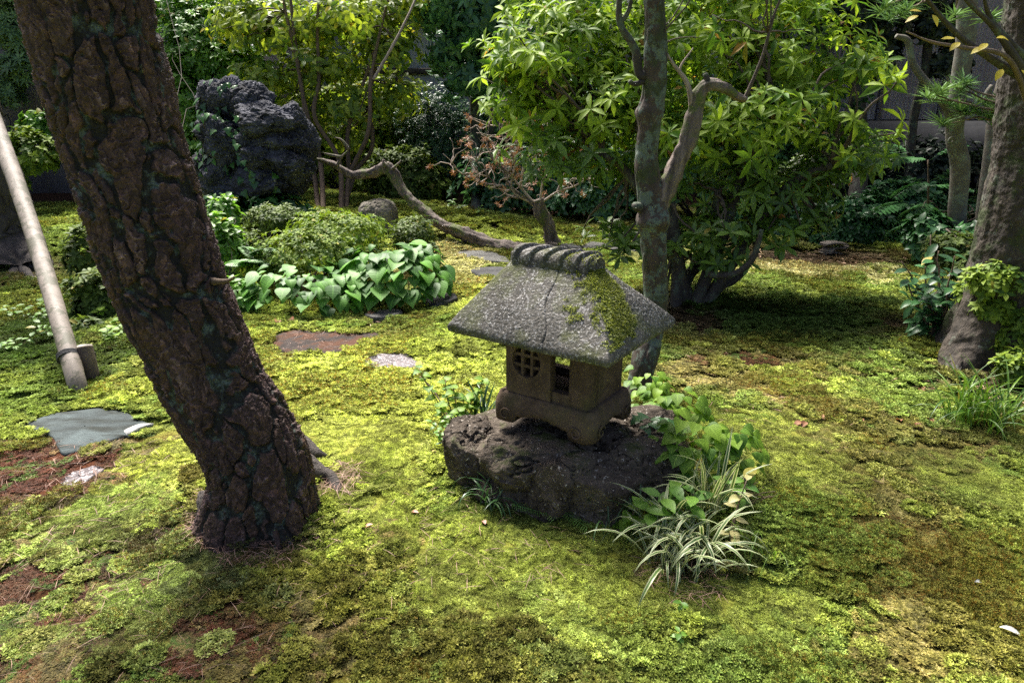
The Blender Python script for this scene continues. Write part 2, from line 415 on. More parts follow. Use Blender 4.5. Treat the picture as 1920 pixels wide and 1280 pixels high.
def stone(name, a, b, spk=(.5, .5, .5), spk_amt=.62, moss=None, moss_lo=.5, sc_=6, bmp=.006, spk_scale=90, green=None, stripes=None, rough=.85, spkmod=False):
    m, t, N, K, p = mat(name); o = opos(t)
    n = ntex(t, sc_, 8, .65, o); n2 = ntex(t, spk_scale, 3, .75, o); n3 = ntex(t, sc_ * 6, 5, .65, o)
    col = ramp(t, n, [(.33, a), (.66, b)])
    if stripes:
        wv = nd(t, 'ShaderNodeTexNoise'); mp = nd(t, 'ShaderNodeMapping'); mp.inputs['Scale'].default_value = (2.2, 11, 4); mp.inputs['Rotation'].default_value = (0, 0, -.35)
        K.new(o, mp.inputs[0]); K.new(mp.outputs[0], wv.inputs['Vector']); wv.inputs['Scale'].default_value = 1.6; wv.inputs['Detail'].default_value = 6
        col = mix(t, mrange(t, wv.outputs['Fac'], .45, .62), col, stripes)
    fs = mrange(t, n2, spk_amt, spk_amt + .06)
    if spkmod: fs = mathn(t, 'MULTIPLY', fs, mrange(t, ntex(t, 11, 5, .7, o), .36, .6, .3, 1)); col = mix(t, mrange(t, ntex(t, 3.5, 5, .65, o), .5, .7), col, (.045, .042, .032))
    col = mix(t, fs, col, spk)
    col = mix(t, .7, col, ramp(t, n3, [(.3, (.55, .55, .55)), (.7, (1.3, 1.3, 1.3))]), 'MULTIPLY')
    if green: col = mix(t, mrange(t, ntex(t, sc_ * .8, 5, .6, o), .5, .66, 0, .75), col, green)
    if moss:
        g = nd(t, 'ShaderNodeNewGeometry'); sx = nd(t, 'ShaderNodeSeparateXYZ'); K.new(g.outputs['Normal'], sx.inputs[0])
        f = mrange(t, mathn(t, 'ADD', mathn(t, 'MULTIPLY', ntex(t, 7, 6, .7, o), 1.0), mathn(t, 'MULTIPLY', sx.outputs[2], .12)), moss_lo, moss_lo + .1)
        col = mix(t, f, col, moss)
    K.new(col, p.inputs['Base Color']); p.inputs['Roughness'].default_value = rough
    K.new(bump(t, mathn(t, 'ADD', n2, n3), bmp, 1), p.inputs['Normal']); p.inputs['Specular IOR Level'].default_value = .2
    return m
M['granite_roof'] = stone('weathered granite', (.06, .056, .048), (.15, .14, .125), (.5, .49, .48), .55, None, sc_=7, bmp=.006, spk_scale=110, green=(.085, .10, .022), spkmod=True)
M['lantern_body'] = stone('brown sandstone', (.065, .043, .029), (.145, .10, .07), (.24, .19, .15), .66, None, sc_=6, bmp=.002, spk_scale=170, green=(.07, .062, .025))
M['pedestal'] = stone('dark boulder', (.03, .023, .017), (.125, .10, .076), (.45, .41, .36), .62, (.04, .05, .014), .64, sc_=7, bmp=.012, spk_scale=60)
M['scholar'] = stone('blue black limestone', (.010, .011, .014), (.10, .103, .125), (.5, .5, .55), .64, None, sc_=5, bmp=.02, spk_scale=40)  # pale tone and specks put the rock's highlights into the colour
M['slate'] = stone('blue slate', (.020, .028, .029), (.062, .082, .084), (.15, .17, .17), .72, None, sc_=3, bmp=.006, stripes=(.010, .014, .011), rough=.75)
M['slate_white'] = stone('white slate edge', (.15, .15, .14), (.4, .4, .38), (.6, .6, .6), .6, None)
M['step_brown'] = stone('brown stepping stone', (.018, .013, .011), (.045, .034, .03), (.22, .2, .2), .66, (.06, .024, .011), .58, sc_=5, spk_scale=70)
M['step_granite'] = stone('pink granite', (.07, .058, .06), (.18, .16, .165), (.45, .42, .43), .55, None, sc_=8, spk_scale=75)
M['step_dark'] = stone('dark stepping stone', (.022, .022, .024), (.06, .06, .062), (.2, .2, .2), .68, None, sc_=5)
M['step_grey'] = stone('grey stepping stone', (.05, .049, .046), (.12, .118, .11), (.3, .3, .3), .62, None, sc_=6)
M['boulder'] = stone('round boulder', (.11, .095, .075), (.23, .21, .17), (.5, .48, .45), .64, (.07, .075, .03), .62, sc_=5)

def plain(name, a, b, sc_=6, rough=.8, bmp=.003, vec_scale=(1, 1, 1)):
    m, t, N, K, p = mat(name); mp = nd(t, 'ShaderNodeMapping'); mp.inputs['Scale'].default_value = vec_scale; K.new(opos(t), mp.inputs[0])
    n = ntex(t, sc_, 7, .65, mp.outputs[0]); K.new(ramp(t, n, [(.3, a), (.7, b)]), p.inputs['Base Color'])
    p.inputs['Roughness'].default_value = rough; K.new(bump(t, n, bmp, 1), p.inputs['Normal']); return m
M['steel'] = plain('purple grey corrugated steel', (.22, .2, .25), (.34, .31, .37), 3, .5, .001, (1, 1, .3))
M['steel_trim'] = plain('steel trim', (.28, .26, .31), (.38, .35, .41), 3, .5)
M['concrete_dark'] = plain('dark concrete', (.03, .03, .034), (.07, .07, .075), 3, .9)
M['plaster'] = plain('pale plaster', (.42, .40, .45), (.6, .57, .63), 2.5, .9)
M['old_wall'] = plain('old grey wall', (.12, .115, .12), (.26, .24, .25), 3, .9, .01, (1, 1, .35))
M['beam'] = plain('dark timber', (.06, .045, .035), (.13, .1, .08), 8, .8)
M['roof_tile'] = plain('grey tile', (.10, .10, .11), (.2, .2, .22), 9, .7)
M['brick_edge'] = plain('old roof tile', (.1, .085, .07), (.2, .17, .14), 12, .8)
# ------------------------------------------------------------------ the ground
_mounds = []
def gh(x, y):
    x = np.asarray(x, float); y = np.asarray(y, float)
    P = np.stack([x, y, np.zeros_like(x)], -1)
    near = np.exp(-((y - 2.5) / 6) ** 2)
    z = .10 * fbm(P * .55, 2, 11) + .055 * fbm(P * 2.2, 3, 12) + .03 * near * fbm(P * 9, 3, 13)
    for cx, cy_, r, h in _mounds: z = z + h * np.exp(-(((x - cx) ** 2 + (y - cy_) ** 2) / r ** 2))
    return z
_mounds += [(-.96, 2.3, .33, .05), (.9, 2.45, .55, .07), (3.0, 3.9, .8, .12), (-3.0, 9, 2.2, .35), (1.5, 5.6, .9, .06), (-1.7, 5.2, .7, .08), (-.8, 1.5, .35, .04)]
def G(px, py, dz=0.):
    z = 0.
    for _ in range(12):
        p = Zp(px, py, z + dz); z = float(gh(p[0], p[1]))
    return np.array([p[0], p[1], z])
def onG(x, y, dz=0.): return np.array([x, y, float(gh(x, y)) + dz])

# colours of the growth: (pixel x, pixel y, radius across px, depth metres, colour, strength)
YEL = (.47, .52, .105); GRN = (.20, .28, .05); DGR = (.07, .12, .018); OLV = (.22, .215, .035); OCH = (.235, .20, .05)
RED = (.13, .05, .025); DRK = (.055, .05, .02); PAL = (.37, .46, .11); SOIL = (.11, .065, .045); LIT_STRAW = (.48, .46, .19); MID = (.35, .41, .07)  # the straw tone is sunlight put into the moss colour
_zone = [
 (700, 730, 300, .9, YEL, 1.0), (560, 700, 80, .5, YEL, .8), (900, 560, 90, .7, YEL, .9), (860, 660, 120, .4, MID, .7), (830, 500, 120, 1.2, LIT_STRAW, .9), (650, 830, 160, .35, YEL, .6),
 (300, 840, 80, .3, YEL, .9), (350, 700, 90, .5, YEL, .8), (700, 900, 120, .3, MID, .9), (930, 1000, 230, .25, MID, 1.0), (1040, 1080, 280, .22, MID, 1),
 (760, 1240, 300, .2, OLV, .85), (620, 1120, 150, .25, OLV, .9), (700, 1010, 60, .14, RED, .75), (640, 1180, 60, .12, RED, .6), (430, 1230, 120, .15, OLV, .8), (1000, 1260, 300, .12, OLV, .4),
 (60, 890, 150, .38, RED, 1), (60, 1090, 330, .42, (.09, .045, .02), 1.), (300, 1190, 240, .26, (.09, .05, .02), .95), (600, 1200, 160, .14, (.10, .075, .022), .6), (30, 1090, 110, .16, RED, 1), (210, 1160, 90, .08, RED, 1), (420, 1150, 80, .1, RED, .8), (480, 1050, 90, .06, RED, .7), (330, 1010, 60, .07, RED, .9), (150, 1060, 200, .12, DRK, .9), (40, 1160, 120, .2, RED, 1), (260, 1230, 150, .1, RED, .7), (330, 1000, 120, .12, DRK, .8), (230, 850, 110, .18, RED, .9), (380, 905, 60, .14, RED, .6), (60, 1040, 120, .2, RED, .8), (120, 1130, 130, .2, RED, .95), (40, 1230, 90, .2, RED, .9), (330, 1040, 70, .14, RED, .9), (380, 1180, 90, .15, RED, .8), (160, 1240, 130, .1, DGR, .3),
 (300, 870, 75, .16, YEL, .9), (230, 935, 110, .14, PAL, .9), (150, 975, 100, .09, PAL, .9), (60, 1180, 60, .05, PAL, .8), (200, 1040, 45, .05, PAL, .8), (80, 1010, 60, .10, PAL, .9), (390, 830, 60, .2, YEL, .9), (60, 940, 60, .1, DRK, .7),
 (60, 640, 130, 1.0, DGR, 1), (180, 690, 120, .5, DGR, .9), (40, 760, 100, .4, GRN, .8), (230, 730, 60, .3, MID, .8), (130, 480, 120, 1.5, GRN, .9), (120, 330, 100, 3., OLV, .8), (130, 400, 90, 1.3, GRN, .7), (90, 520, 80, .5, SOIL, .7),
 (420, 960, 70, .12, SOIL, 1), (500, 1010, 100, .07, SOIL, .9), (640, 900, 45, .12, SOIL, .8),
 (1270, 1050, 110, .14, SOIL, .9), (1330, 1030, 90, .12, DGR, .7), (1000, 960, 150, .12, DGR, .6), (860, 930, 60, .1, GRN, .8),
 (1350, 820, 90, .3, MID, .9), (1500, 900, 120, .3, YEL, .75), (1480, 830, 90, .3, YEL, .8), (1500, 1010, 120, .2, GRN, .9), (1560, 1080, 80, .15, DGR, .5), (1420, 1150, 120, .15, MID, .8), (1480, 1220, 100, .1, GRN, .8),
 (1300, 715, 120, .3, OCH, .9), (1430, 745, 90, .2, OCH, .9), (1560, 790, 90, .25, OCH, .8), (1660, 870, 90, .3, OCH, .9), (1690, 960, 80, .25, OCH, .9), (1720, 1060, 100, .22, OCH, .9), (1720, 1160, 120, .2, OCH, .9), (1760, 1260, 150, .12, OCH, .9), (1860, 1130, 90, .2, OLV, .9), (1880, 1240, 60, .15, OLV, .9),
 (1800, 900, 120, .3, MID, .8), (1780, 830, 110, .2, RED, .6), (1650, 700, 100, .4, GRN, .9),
 (1400, 680, 130, .18, RED, .95), (1520, 700, 90, .14, RED, .6), (1420, 600, 220, .6, DGR, 1), (1580, 570, 160, .5, DGR, .8), (1260, 600, 80, .6, SOIL, .8), (1620, 640, 150, .4, DGR, .8),  # deep green here paints the rhododendron's shade onto the moss
 (1440, 510, 150, .35, LIT_STRAW, 1), (1580, 520, 120, .25, LIT_STRAW, .8), (1600, 560, 130, .25, MID, .6), (1560, 480, 160, .7, SOIL, .9), (1400, 470, 100, .7, SOIL, .7), (1750, 640, 90, .4, SOIL, .8), (1850, 740, 90, .3, SOIL, .8),
 (1000, 405, 160, .8, SOIL, .95), (1150, 425, 90, .8, OCH, .8), (900, 440, 120, .7, MID, .9), (1250, 480, 80, .6, LIT_STRAW, .6), (1000, 440, 80, .5, MID, .8),
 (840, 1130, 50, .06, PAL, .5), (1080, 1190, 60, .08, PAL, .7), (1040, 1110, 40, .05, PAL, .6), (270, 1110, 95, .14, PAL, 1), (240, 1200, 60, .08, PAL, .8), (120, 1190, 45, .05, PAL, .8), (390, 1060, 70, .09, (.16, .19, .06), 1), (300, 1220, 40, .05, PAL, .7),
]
_zw = []
for (px, py, rp, rd, c, s_) in _zone:
    p = Zp(px, py, 0); d = math.hypot(p[1], CZ); _zw.append((p[0], p[1], rp * d / FPX, rd, np.array(c), s_))
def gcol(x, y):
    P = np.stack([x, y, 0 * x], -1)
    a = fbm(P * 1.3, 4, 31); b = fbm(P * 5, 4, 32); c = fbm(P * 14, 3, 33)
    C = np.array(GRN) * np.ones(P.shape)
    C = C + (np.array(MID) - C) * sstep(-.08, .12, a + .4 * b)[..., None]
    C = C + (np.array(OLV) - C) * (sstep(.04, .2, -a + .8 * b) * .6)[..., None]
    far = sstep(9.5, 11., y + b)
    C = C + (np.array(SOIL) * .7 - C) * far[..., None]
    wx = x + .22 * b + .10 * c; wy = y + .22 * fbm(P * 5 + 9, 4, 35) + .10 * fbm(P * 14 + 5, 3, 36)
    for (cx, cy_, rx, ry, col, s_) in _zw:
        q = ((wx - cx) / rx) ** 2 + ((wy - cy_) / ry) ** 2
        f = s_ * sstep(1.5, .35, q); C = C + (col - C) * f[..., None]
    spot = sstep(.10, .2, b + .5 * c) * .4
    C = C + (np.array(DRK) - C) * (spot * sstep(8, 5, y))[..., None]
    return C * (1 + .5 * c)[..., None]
def pale_w(x, y):
    f = np.zeros(x.shape); P = np.stack([x, y, 0 * x], -1); b = fbm(P * 7, 3, 41)
    for (cx, cy_, rx, ry, col, s_) in _zw:
        if col[2] > .055 and col[1] > .18 and cy_ < 3.2:
            q = ((x + .14 * b - cx) / rx) ** 2 + ((y + .14 * b - cy_) / ry) ** 2; f = np.maximum(f, sstep(1.25, .8, q))
    return f

# stepping stones: footprints are needed before the growth is laid
def blob(cx, cy_, rx, ry, rot=0, n=40, jag=.12, seed=0, pts=None):
    th = np.linspace(0, 2 * math.pi, n, endpoint=False)
    r = 1 + 2 * jag * fbm(np.stack([np.cos(th), np.sin(th), th * 0 + seed], -1) * 1.6, 4, seed)
    x = np.cos(th) * rx * r; y = np.sin(th) * ry * r
    return np.stack([cx + x * math.cos(rot) - y * math.sin(rot), cy_ + x * math.sin(rot) + y * math.cos(rot)], -1)
def outline(pix, n=60, jag=.012, seed=0):
    P = np.array([G(*p)[:2] for p in pix]); P = np.vstack([P, P[:1]])
    seg = np.linalg.norm(np.diff(P, axis=0), axis=1); s_ = np.concatenate([[0], np.cumsum(seg)]); u = np.linspace(0, s_[-1], n, endpoint=False)
    Q = np.stack([np.interp(u, s_, P[:, 0]), np.interp(u, s_, P[:, 1])], -1)
    Q = (np.roll(Q, 1, 0) + 2 * Q + np.roll(Q, -1, 0)) / 4
    c = Q.mean(0); d = norm(Q - c)
    return Q + d * (2 * jag * fbm(np.stack([Q[:, 0] * 8, Q[:, 1] * 8, Q[:, 0] * 0 + seed], -1), 4, seed))[:, None]
STONES = [
 ('stepping_stone', 'blue grey slate stepping stone with a white corner, left of the pine trunk', 'slate', outline([(40, 800), (95, 780), (180, 770), (235, 772), (262, 790), (290, 797), (262, 806), (215, 830), (165, 842), (118, 858), (104, 838), (98, 824)], 70, .008, 1), .014),
 ('stepping_stone', 'small pinkish stone half sunk in red moss below the blue slate', 'step_granite', outline([(105, 905), (130, 885), (180, 872), (200, 880), (170, 900), (140, 915)], 40, .015, 2), .006),
 ('stepping_stone', 'largest stepping stone, brown and strewn with rusty pine needles', 'step_brown', outline([(500, 650), (520, 628), (570, 620), (620, 622), (650, 628), (690, 622), (722, 630), (690, 645), (660, 655), (640, 665), (575, 672), (525, 664)], 70, .012, 3), .018),
 ('stepping_stone', 'oval speckled pink granite stepping stone in the yellow moss', 'step_granite', outline([(676, 680), (700, 667), (745, 664), (790, 670), (802, 682), (770, 692), (720, 693), (690, 690)], 50, .008, 4), .015),
 ('stepping_stone', 'small pale grey stepping stone touching the heart shaped leaves', 'step_grey', outline([(682, 598), (705, 590), (750, 588), (757, 595), (735, 603), (700, 605)], 40, .01, 5), .02),
 ('stepping_stone', 'dark wet cracked stepping stone at the tip of the leafy clump', 'step_dark', outline([(790, 570), (815, 560), (855, 560), (860, 568), (830, 578), (800, 582)], 40, .012, 6), .025),
 ('stepping_stone', 'flat grey stepping stone in the pale sunlit moss below the bent branch', 'step_grey', outline([(835, 480), (870, 473), (920, 477), (955, 492), (958, 500), (920, 497), (875, 492)], 50, .01, 7), .015),
 ('stepping_stone', 'dark blue stepping stone just left of the lantern roof', 'step_dark', outline([(880, 515), (895, 510), (940, 511), (965, 518), (950, 527), (900, 527)], 40, .01, 8), .025),
 ('stepping_stone', 'mossy sunken stepping stone between the dark and grey ones', 'step_brown', outline([(815, 540), (840, 533), (865, 535), (872, 543), (840, 548)], 36, .01, 9), .01),
]
def inpoly(x, y, poly):
    r = np.zeros(x.shape, bool); n = len(poly)
    for i in range(n):
        x1, y1 = poly[i]; x2, y2 = poly[i - 1]
        c = ((y1 > y) != (y2 > y)) & (x < (x2 - x1) * (y - y1) / (y2 - y1 + 1e-12) + x1); r ^= c
    return r
ROCK_C = (.215, 2.60); ROCK_R = (.44, .36)
def blocked(x, y, sh=1.02):
    b = np.zeros(x.shape, bool)
    for s_ in STONES:
        c = s_[3].mean(0); dv = s_[3] - c; b |= inpoly(x, y, c + dv * (1 + .022 / np.linalg.norm(dv, axis=1)[:, None]))
    b |= ((x - ROCK_C[0]) / (ROCK_R[0] - .03)) ** 2 + ((y - ROCK_C[1]) / (ROCK_R[1] - .03)) ** 2 < 1
    b |= (x + .97) ** 2 + (y - 2.32) ** 2 < .17 ** 2
    return b

# ground sheet
def axis(segs):
    a = [segs[0][0]]
    for s0, e, st in segs: a += list(np.linspace(s0, e, max(2, int((e - s0) / st)) + 1)[1:])
    return np.array(a)
gx = axis([(-60, -14, 4), (-14, -5, .3), (-5, -2.6, .08), (-2.6, 2.6, .028), (2.6, 5, .08), (5, 14, .3), (14, 60, 4)])
gy = axis([(-30, -2, 3), (-2, .9, .3), (.9, 4.6, .028), (4.6, 8, .06), (8, 14, .2), (14, 60, 4)])
X, Yg = np.meshgrid(gx, gy); Zg = gh(X, Yg)
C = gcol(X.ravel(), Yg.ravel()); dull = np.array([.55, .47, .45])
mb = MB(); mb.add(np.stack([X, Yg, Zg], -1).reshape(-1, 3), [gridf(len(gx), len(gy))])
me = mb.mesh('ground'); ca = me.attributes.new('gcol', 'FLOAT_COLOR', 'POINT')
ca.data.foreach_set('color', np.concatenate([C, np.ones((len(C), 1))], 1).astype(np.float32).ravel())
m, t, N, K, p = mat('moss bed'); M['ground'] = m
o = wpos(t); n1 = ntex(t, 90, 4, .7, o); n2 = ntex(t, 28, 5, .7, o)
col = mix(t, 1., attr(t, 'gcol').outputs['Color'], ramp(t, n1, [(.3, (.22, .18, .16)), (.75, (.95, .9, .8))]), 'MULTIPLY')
K.new(col, p.inputs['Base Color']); p.inputs['Roughness'].default_value = .95; p.inputs['Specular IOR Level'].default_value = .1
K.new(bump(t, mathn(t, 'ADD', n1, n2), .012, 1), p.inputs['Normal'])
put('ground', me, M['ground'], kind='structure')

# moss: little cushions of sprigs, laid as one mass
def moss_mat(name, fine, yel):
    m, t, N, K, p = mat(name); o = wpos(t)
    ic = attr(t, 'icol', 'INSTANCER').outputs['Color']; tn = attr(t, 'tint').outputs['Fac']; hg = attr(t, 'hgt').outputs['Fac']
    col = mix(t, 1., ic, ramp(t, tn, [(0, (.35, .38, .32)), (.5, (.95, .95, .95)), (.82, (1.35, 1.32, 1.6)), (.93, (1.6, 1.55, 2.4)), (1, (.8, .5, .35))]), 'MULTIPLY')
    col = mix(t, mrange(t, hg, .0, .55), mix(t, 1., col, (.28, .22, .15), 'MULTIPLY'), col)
    n = ntex(t, 34, 5, .7, o); col = mix(t, .85, col, ramp(t, n, [(.34, (.35, .36, .32)), (.5, (1., 1., .9)), (.66, (1.5, 1.48, 1.6))]), 'MULTIPLY')
    K.new(col, p.inputs['Base Color']); p.inputs['Roughness'].default_value = .65; p.inputs['Specular IOR Level'].default_value = .2
    tr = nd(t, 'ShaderNodeBsdfTranslucent'); K.new(col, tr.inputs[0])
    ms = nd(t, 'ShaderNodeMixShader'); ms.inputs[0].default_value = .3
    K.new(p.outputs[0], ms.inputs[1]); K.new(tr.outputs[0], ms.inputs[2]); K.new(ms.outputs[0], N['Material Output'].inputs[0]); return m
M['moss'] = moss_mat('feather moss', 1, 1)
protos = bpy.data.collections.new('moss cushions')          # never linked: only the shapes
def cushion(n, r, style, seed):
    g = np.random.default_rng(seed); mb = MB(); hs = []
    a = g.random(n) * 6.283; q = np.sqrt(g.random(n)) * r; bx = np.cos(a) * q; by = np.sin(a) * q
    lump = noise(np.stack([bx, by, bx * 0], -1) * 38 + seed * 7, seed)
    if style == 'feather': k, L, hh = 6, .0165, .015
    elif style == 'hair': k, L, hh = 6, .0105, .022
    else: k, L, hh = 5, .0052, .006
    T = g.random(n)
    for i in range(k):
        ph = a * 3 + i * 6.283 / k + g.random(n) * .9; el = g.random(n) * .9 + (.15 if style != 'hair' else .35)
        d = np.stack([np.cos(ph) * np.cos(el), np.sin(ph) * np.cos(el), np.sin(el)], -1)
        l = L * (.6 + .8 * g.random(n)); h0 = hh * (.35 + .9 * lump) 
        b = np.stack([bx, by, h0], -1); s_ = norm(np.cross(d, np.array([0, 0, 1.]))) * (l * (.17 if style != 'hair' else .11))[:, None]
        mid = b + d * l[:, None] * .5; tip = b + d * l[:, None] - np.array([0, 0, 1.]) * (l * .25)[:, None]
        v = np.stack([b, mid - s_, tip, mid + s_], 1)
        fo = (np.arange(n) * 4)[:, None] + np.array([[0, 1, 2, 3]])
        t_ = np.clip(T + (g.random(n) - .5) * .3, 0, .93)
        if style == 'hair': t_ = np.where(T > .8, 1., t_)
        mb.add(v.reshape(-1, 3), [fo], np.repeat(t_, 4))
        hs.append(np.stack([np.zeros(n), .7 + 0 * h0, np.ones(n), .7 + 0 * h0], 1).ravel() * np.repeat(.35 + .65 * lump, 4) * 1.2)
    if style == 'hair':
        k2 = n // 3; b = np.stack([bx[:k2], by[:k2], np.full(k2, 0)], -1); top = b + np.stack([(g.random(k2) - .5) * .01, (g.random(k2) - .5) * .01, .018 + .016 * g.random(k2)], -1)
        v = np.stack([b - [.0007, 0, 0], b + [.0007, 0, 0], top + [.0012, 0, 0], top - [.0012, 0, 0]], 1); fo = (np.arange(k2) * 4)[:, None] + np.array([[0, 1, 2, 3]])
        mb.add(v.reshape(-1, 3), [fo], 0.0); hs.append(np.full(k2 * 4, .5))
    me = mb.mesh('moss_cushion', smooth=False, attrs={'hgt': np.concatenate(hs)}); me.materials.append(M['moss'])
    ob = bpy.data.objects.new('%s_%02d' % (style, seed), me); protos.objects.link(ob)
# alphabetical order decides the instance index: feather 0-4, hair 5-8, mat 9-11
for s_ in range(5): cushion(125, .06, 'feather', s_)
for s_ in range(5, 9): cushion(170, .06, 'hair', s_)
for s_ in range(9, 12): cushion(520, .06, 'mat', s_)

pts = []; sc_l = []
for (y0, y1, dens, scl) in ((1.15, 2.2, 620, .8), (2.2, 3.4, 480, .92), (3.4, 5.0, 260, 1.25), (5.0, 7.5, 130, 1.7), (7.5, 10.8, 60, 2.4)):
    hw = y1 * 1.0 + 1.4; n = int((y1 - y0) * 2 * hw * dens)
    x = (rng.random(n) * 2 - 1) * hw; y = y0 + rng.random(n) * (y1 - y0)
    k = (np.abs(x) < y * .86 + .45 + 1.1 * (y > 1.6)) | ((rng.random(n) < .5) & (np.abs(x) < y + 1.5)); x, y = x[k], y[k]
    pts.append(np.stack([x, y], -1)); sc_l.append(np.full(len(x), scl))
pts = np.concatenate(pts); sc_l = np.concatenate(sc_l)
x, y = pts.T
jx = rng.normal(size=len(x)) * .045 * (1 + .25 * y); jy = rng.normal(size=len(x)) * .045 * (1 + .25 * y); cl = gcol(x + jx, y + jy); lum = cl.sum(1)
soilish = (cl[:, 0] > cl[:, 1] * 1.25) & (cl[:, 2] > .040)
ochre = (cl[:, 0] > cl[:, 1] * 1.08)
keep = ~blocked(x, y) & ~(soilish & (rng.random(len(x)) < .75))
x, y, cl, sc_l, ochre = x[keep], y[keep], cl[keep], sc_l[keep], ochre[keep]
pw = pale_w(x, y) > .5; e = .03
zz = gh(x, y); nx = -(gh(x + e, y) - gh(x - e, y)) / (2 * e); ny = -(gh(x, y + e) - gh(x, y - e)) / (2 * e)
rot = np.stack([-np.arctan(ny), np.arctan(nx), rng.random(len(x)) * 6.283], -1)
P5 = np.stack([x, y, 0 * x], -1)
hair = (fbm(P5 * 2.6, 3, 51) > .06) | ((cl[:, 0] > .7 * cl[:, 1]) & (cl[:, 1] < .09))
idx = np.where(pw, 9 + rng.integers(0, 3, len(x)), np.where(hair, 5 + rng.integers(0, 4, len(x)), rng.integers(0, 5, len(x))))
flat = np.where(ochre, .35, 1.) * (.65 + .7 * rng.random(len(x)))
S3 = np.stack([sc_l, sc_l, sc_l * flat], -1) * (.85 + .35 * rng.random(len(x)))[:, None]
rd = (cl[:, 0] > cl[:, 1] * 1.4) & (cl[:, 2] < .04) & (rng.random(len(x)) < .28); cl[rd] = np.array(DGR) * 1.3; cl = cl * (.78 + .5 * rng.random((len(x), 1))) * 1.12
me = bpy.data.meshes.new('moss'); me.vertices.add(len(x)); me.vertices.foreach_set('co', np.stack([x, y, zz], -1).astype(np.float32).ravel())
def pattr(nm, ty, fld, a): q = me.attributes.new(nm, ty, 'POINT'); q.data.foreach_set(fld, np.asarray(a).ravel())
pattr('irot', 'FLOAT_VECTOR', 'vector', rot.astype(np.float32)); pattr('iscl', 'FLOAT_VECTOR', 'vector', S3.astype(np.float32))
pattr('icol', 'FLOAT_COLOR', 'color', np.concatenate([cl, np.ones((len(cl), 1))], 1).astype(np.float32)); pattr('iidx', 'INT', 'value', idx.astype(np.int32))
def scatter_group(coll):
    ng = bpy.data.node_groups.new('lay cushions', 'GeometryNodeTree')
    ng.interface.new_socket('Geometry', in_out='INPUT', socket_type='NodeSocketGeometry'); ng.interface.new_socket('Geometry', in_out='OUTPUT', socket_type='NodeSocketGeometry')
    n = ng.nodes; l = ng.links; gi = n.new('NodeGroupInput'); go = n.new('NodeGroupOutput')
    ci = n.new('GeometryNodeCollectionInfo'); ci.inputs['Collection'].default_value = coll; ci.inputs['Separate Children'].default_value = True; ci.inputs['Reset Children'].default_value = True
    ip = n.new('GeometryNodeInstanceOnPoints'); ip.inputs['Pick Instance'].default_value = True
    def na(nm, ty): q = n.new('GeometryNodeInputNamedAttribute'); q.data_type = ty; q.inputs[0].default_value = nm; return q.outputs[0]
    l.new(gi.outputs[0], ip.inputs['Points']); l.new(ci.outputs[0], ip.inputs['Instance']); l.new(na('iidx', 'INT'), ip.inputs['Instance Index'])
    l.new(na('irot', 'FLOAT_VECTOR'), ip.inputs['Rotation']); l.new(na('iscl', 'FLOAT_VECTOR'), ip.inputs['Scale']); l.new(ip.outputs[0], go.inputs[0]); return ng
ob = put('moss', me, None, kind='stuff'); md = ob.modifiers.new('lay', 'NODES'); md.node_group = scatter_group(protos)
print('moss cushions', len(x))

# stepping stones
def slab_stone(name, label, mk, poly, top, thick=.08, group='stepping stones of the garden path'):
    c = poly.mean(0); n = len(poly); th = [1.0, 1.0, .985, .96, .8, .55, .28, .02]; base = float(gh(c[0], c[1]))
    rows = []
    for k, f in enumerate(th):
        q = c + (poly - c) * f; h = gh(q[:, 0], q[:, 1]) * .5 + base * .5
        z = h + (-thick if k == 0 else (top * .2 if k == 1 else top * (.75 if k == 2 else 1)))
        z = z + (k > 1) * .022 * fbm(np.stack([q[:, 0] * 6, q[:, 1] * 9, q[:, 0] * 0], -1), 5, 3)
        rows.append(np.stack([q[:, 0], q[:, 1], z], -1))
    mb = MB(); mb.add(np.concatenate(rows), [gridf(n, len(th), True)])
    o = put(name, mb, M[mk], label=label, cat='stone', group=group, at=(c[0], c[1], base)); return o
for s_ in STONES: slab_stone(s_[0], s_[1], s_[2], s_[3], s_[4] + (.022 if s_[3][:, 1].mean() > 4.6 else 0))
sl_o = [o for o in bpy.data.objects if 'blue grey slate' in o.get('label', '')][0]
q = outline([(232, 812), (262, 798), (292, 795), (262, 808), (240, 822)], 24, .004, 3); c = q.mean(0); mb = MB()
zt = float(gh(*c)) + .017
mb.add(np.concatenate([np.c_[q, np.full(24, zt - .02)], np.c_[q, np.full(24, zt)], np.c_[c + (q - c) * .05, np.full(24, zt + .003)]]), [gridf(24, 3, True)])
put('white_edge', mb, M['slate_white'], sl_o, label='white vein on the corner of the slate')
# ------------------------------------------------------------------ buildings at the back
def box(mb, a, b, tint=.5):
    x0, y0, z0 = a; x1, y1, z1 = b
    v = [(x0, y0, z0), (x1, y0, z0), (x1, y1, z0), (x0, y1, z0), (x0, y0, z1), (x1, y0, z1), (x1, y1, z1), (x0, y1, z1)]
    mb.add(v, [np.array([(0, 3, 2, 1), (4, 5, 6, 7), (0, 1, 5, 4), (1, 2, 6, 5), (2, 3, 7, 6), (3, 0, 4, 7)])], tint); return mb
shed = thing('corrugated_shed', 'shed clad in purple grey corrugated steel in the dark behind the right hand trees', 'building', (8.5, 12.6, 0))
px = 3.2; 
while px < 13.0:
    wd = 1.05; n = int(wd / .012); xs = px + np.linspace(0, wd - .012, n); prof = .012 * np.sin(xs * 2 * math.pi / .076)
    mb = MB(); zz_ = [1.28, 5.2]
    v = np.concatenate([np.stack([xs, 12.5 + prof, np.full(n, z)], -1) for z in zz_] )
    mb.add(v, [gridf(n, 2)]); put('corrugated_sheet', mb, M['steel'], shed)
    mb = MB(); box(mb, (px + wd - .03, 12.44, 1.27), (px + wd + .03, 12.48, 5.2)); put('cover_strip', mb, M['steel_trim'], shed)
    px += wd
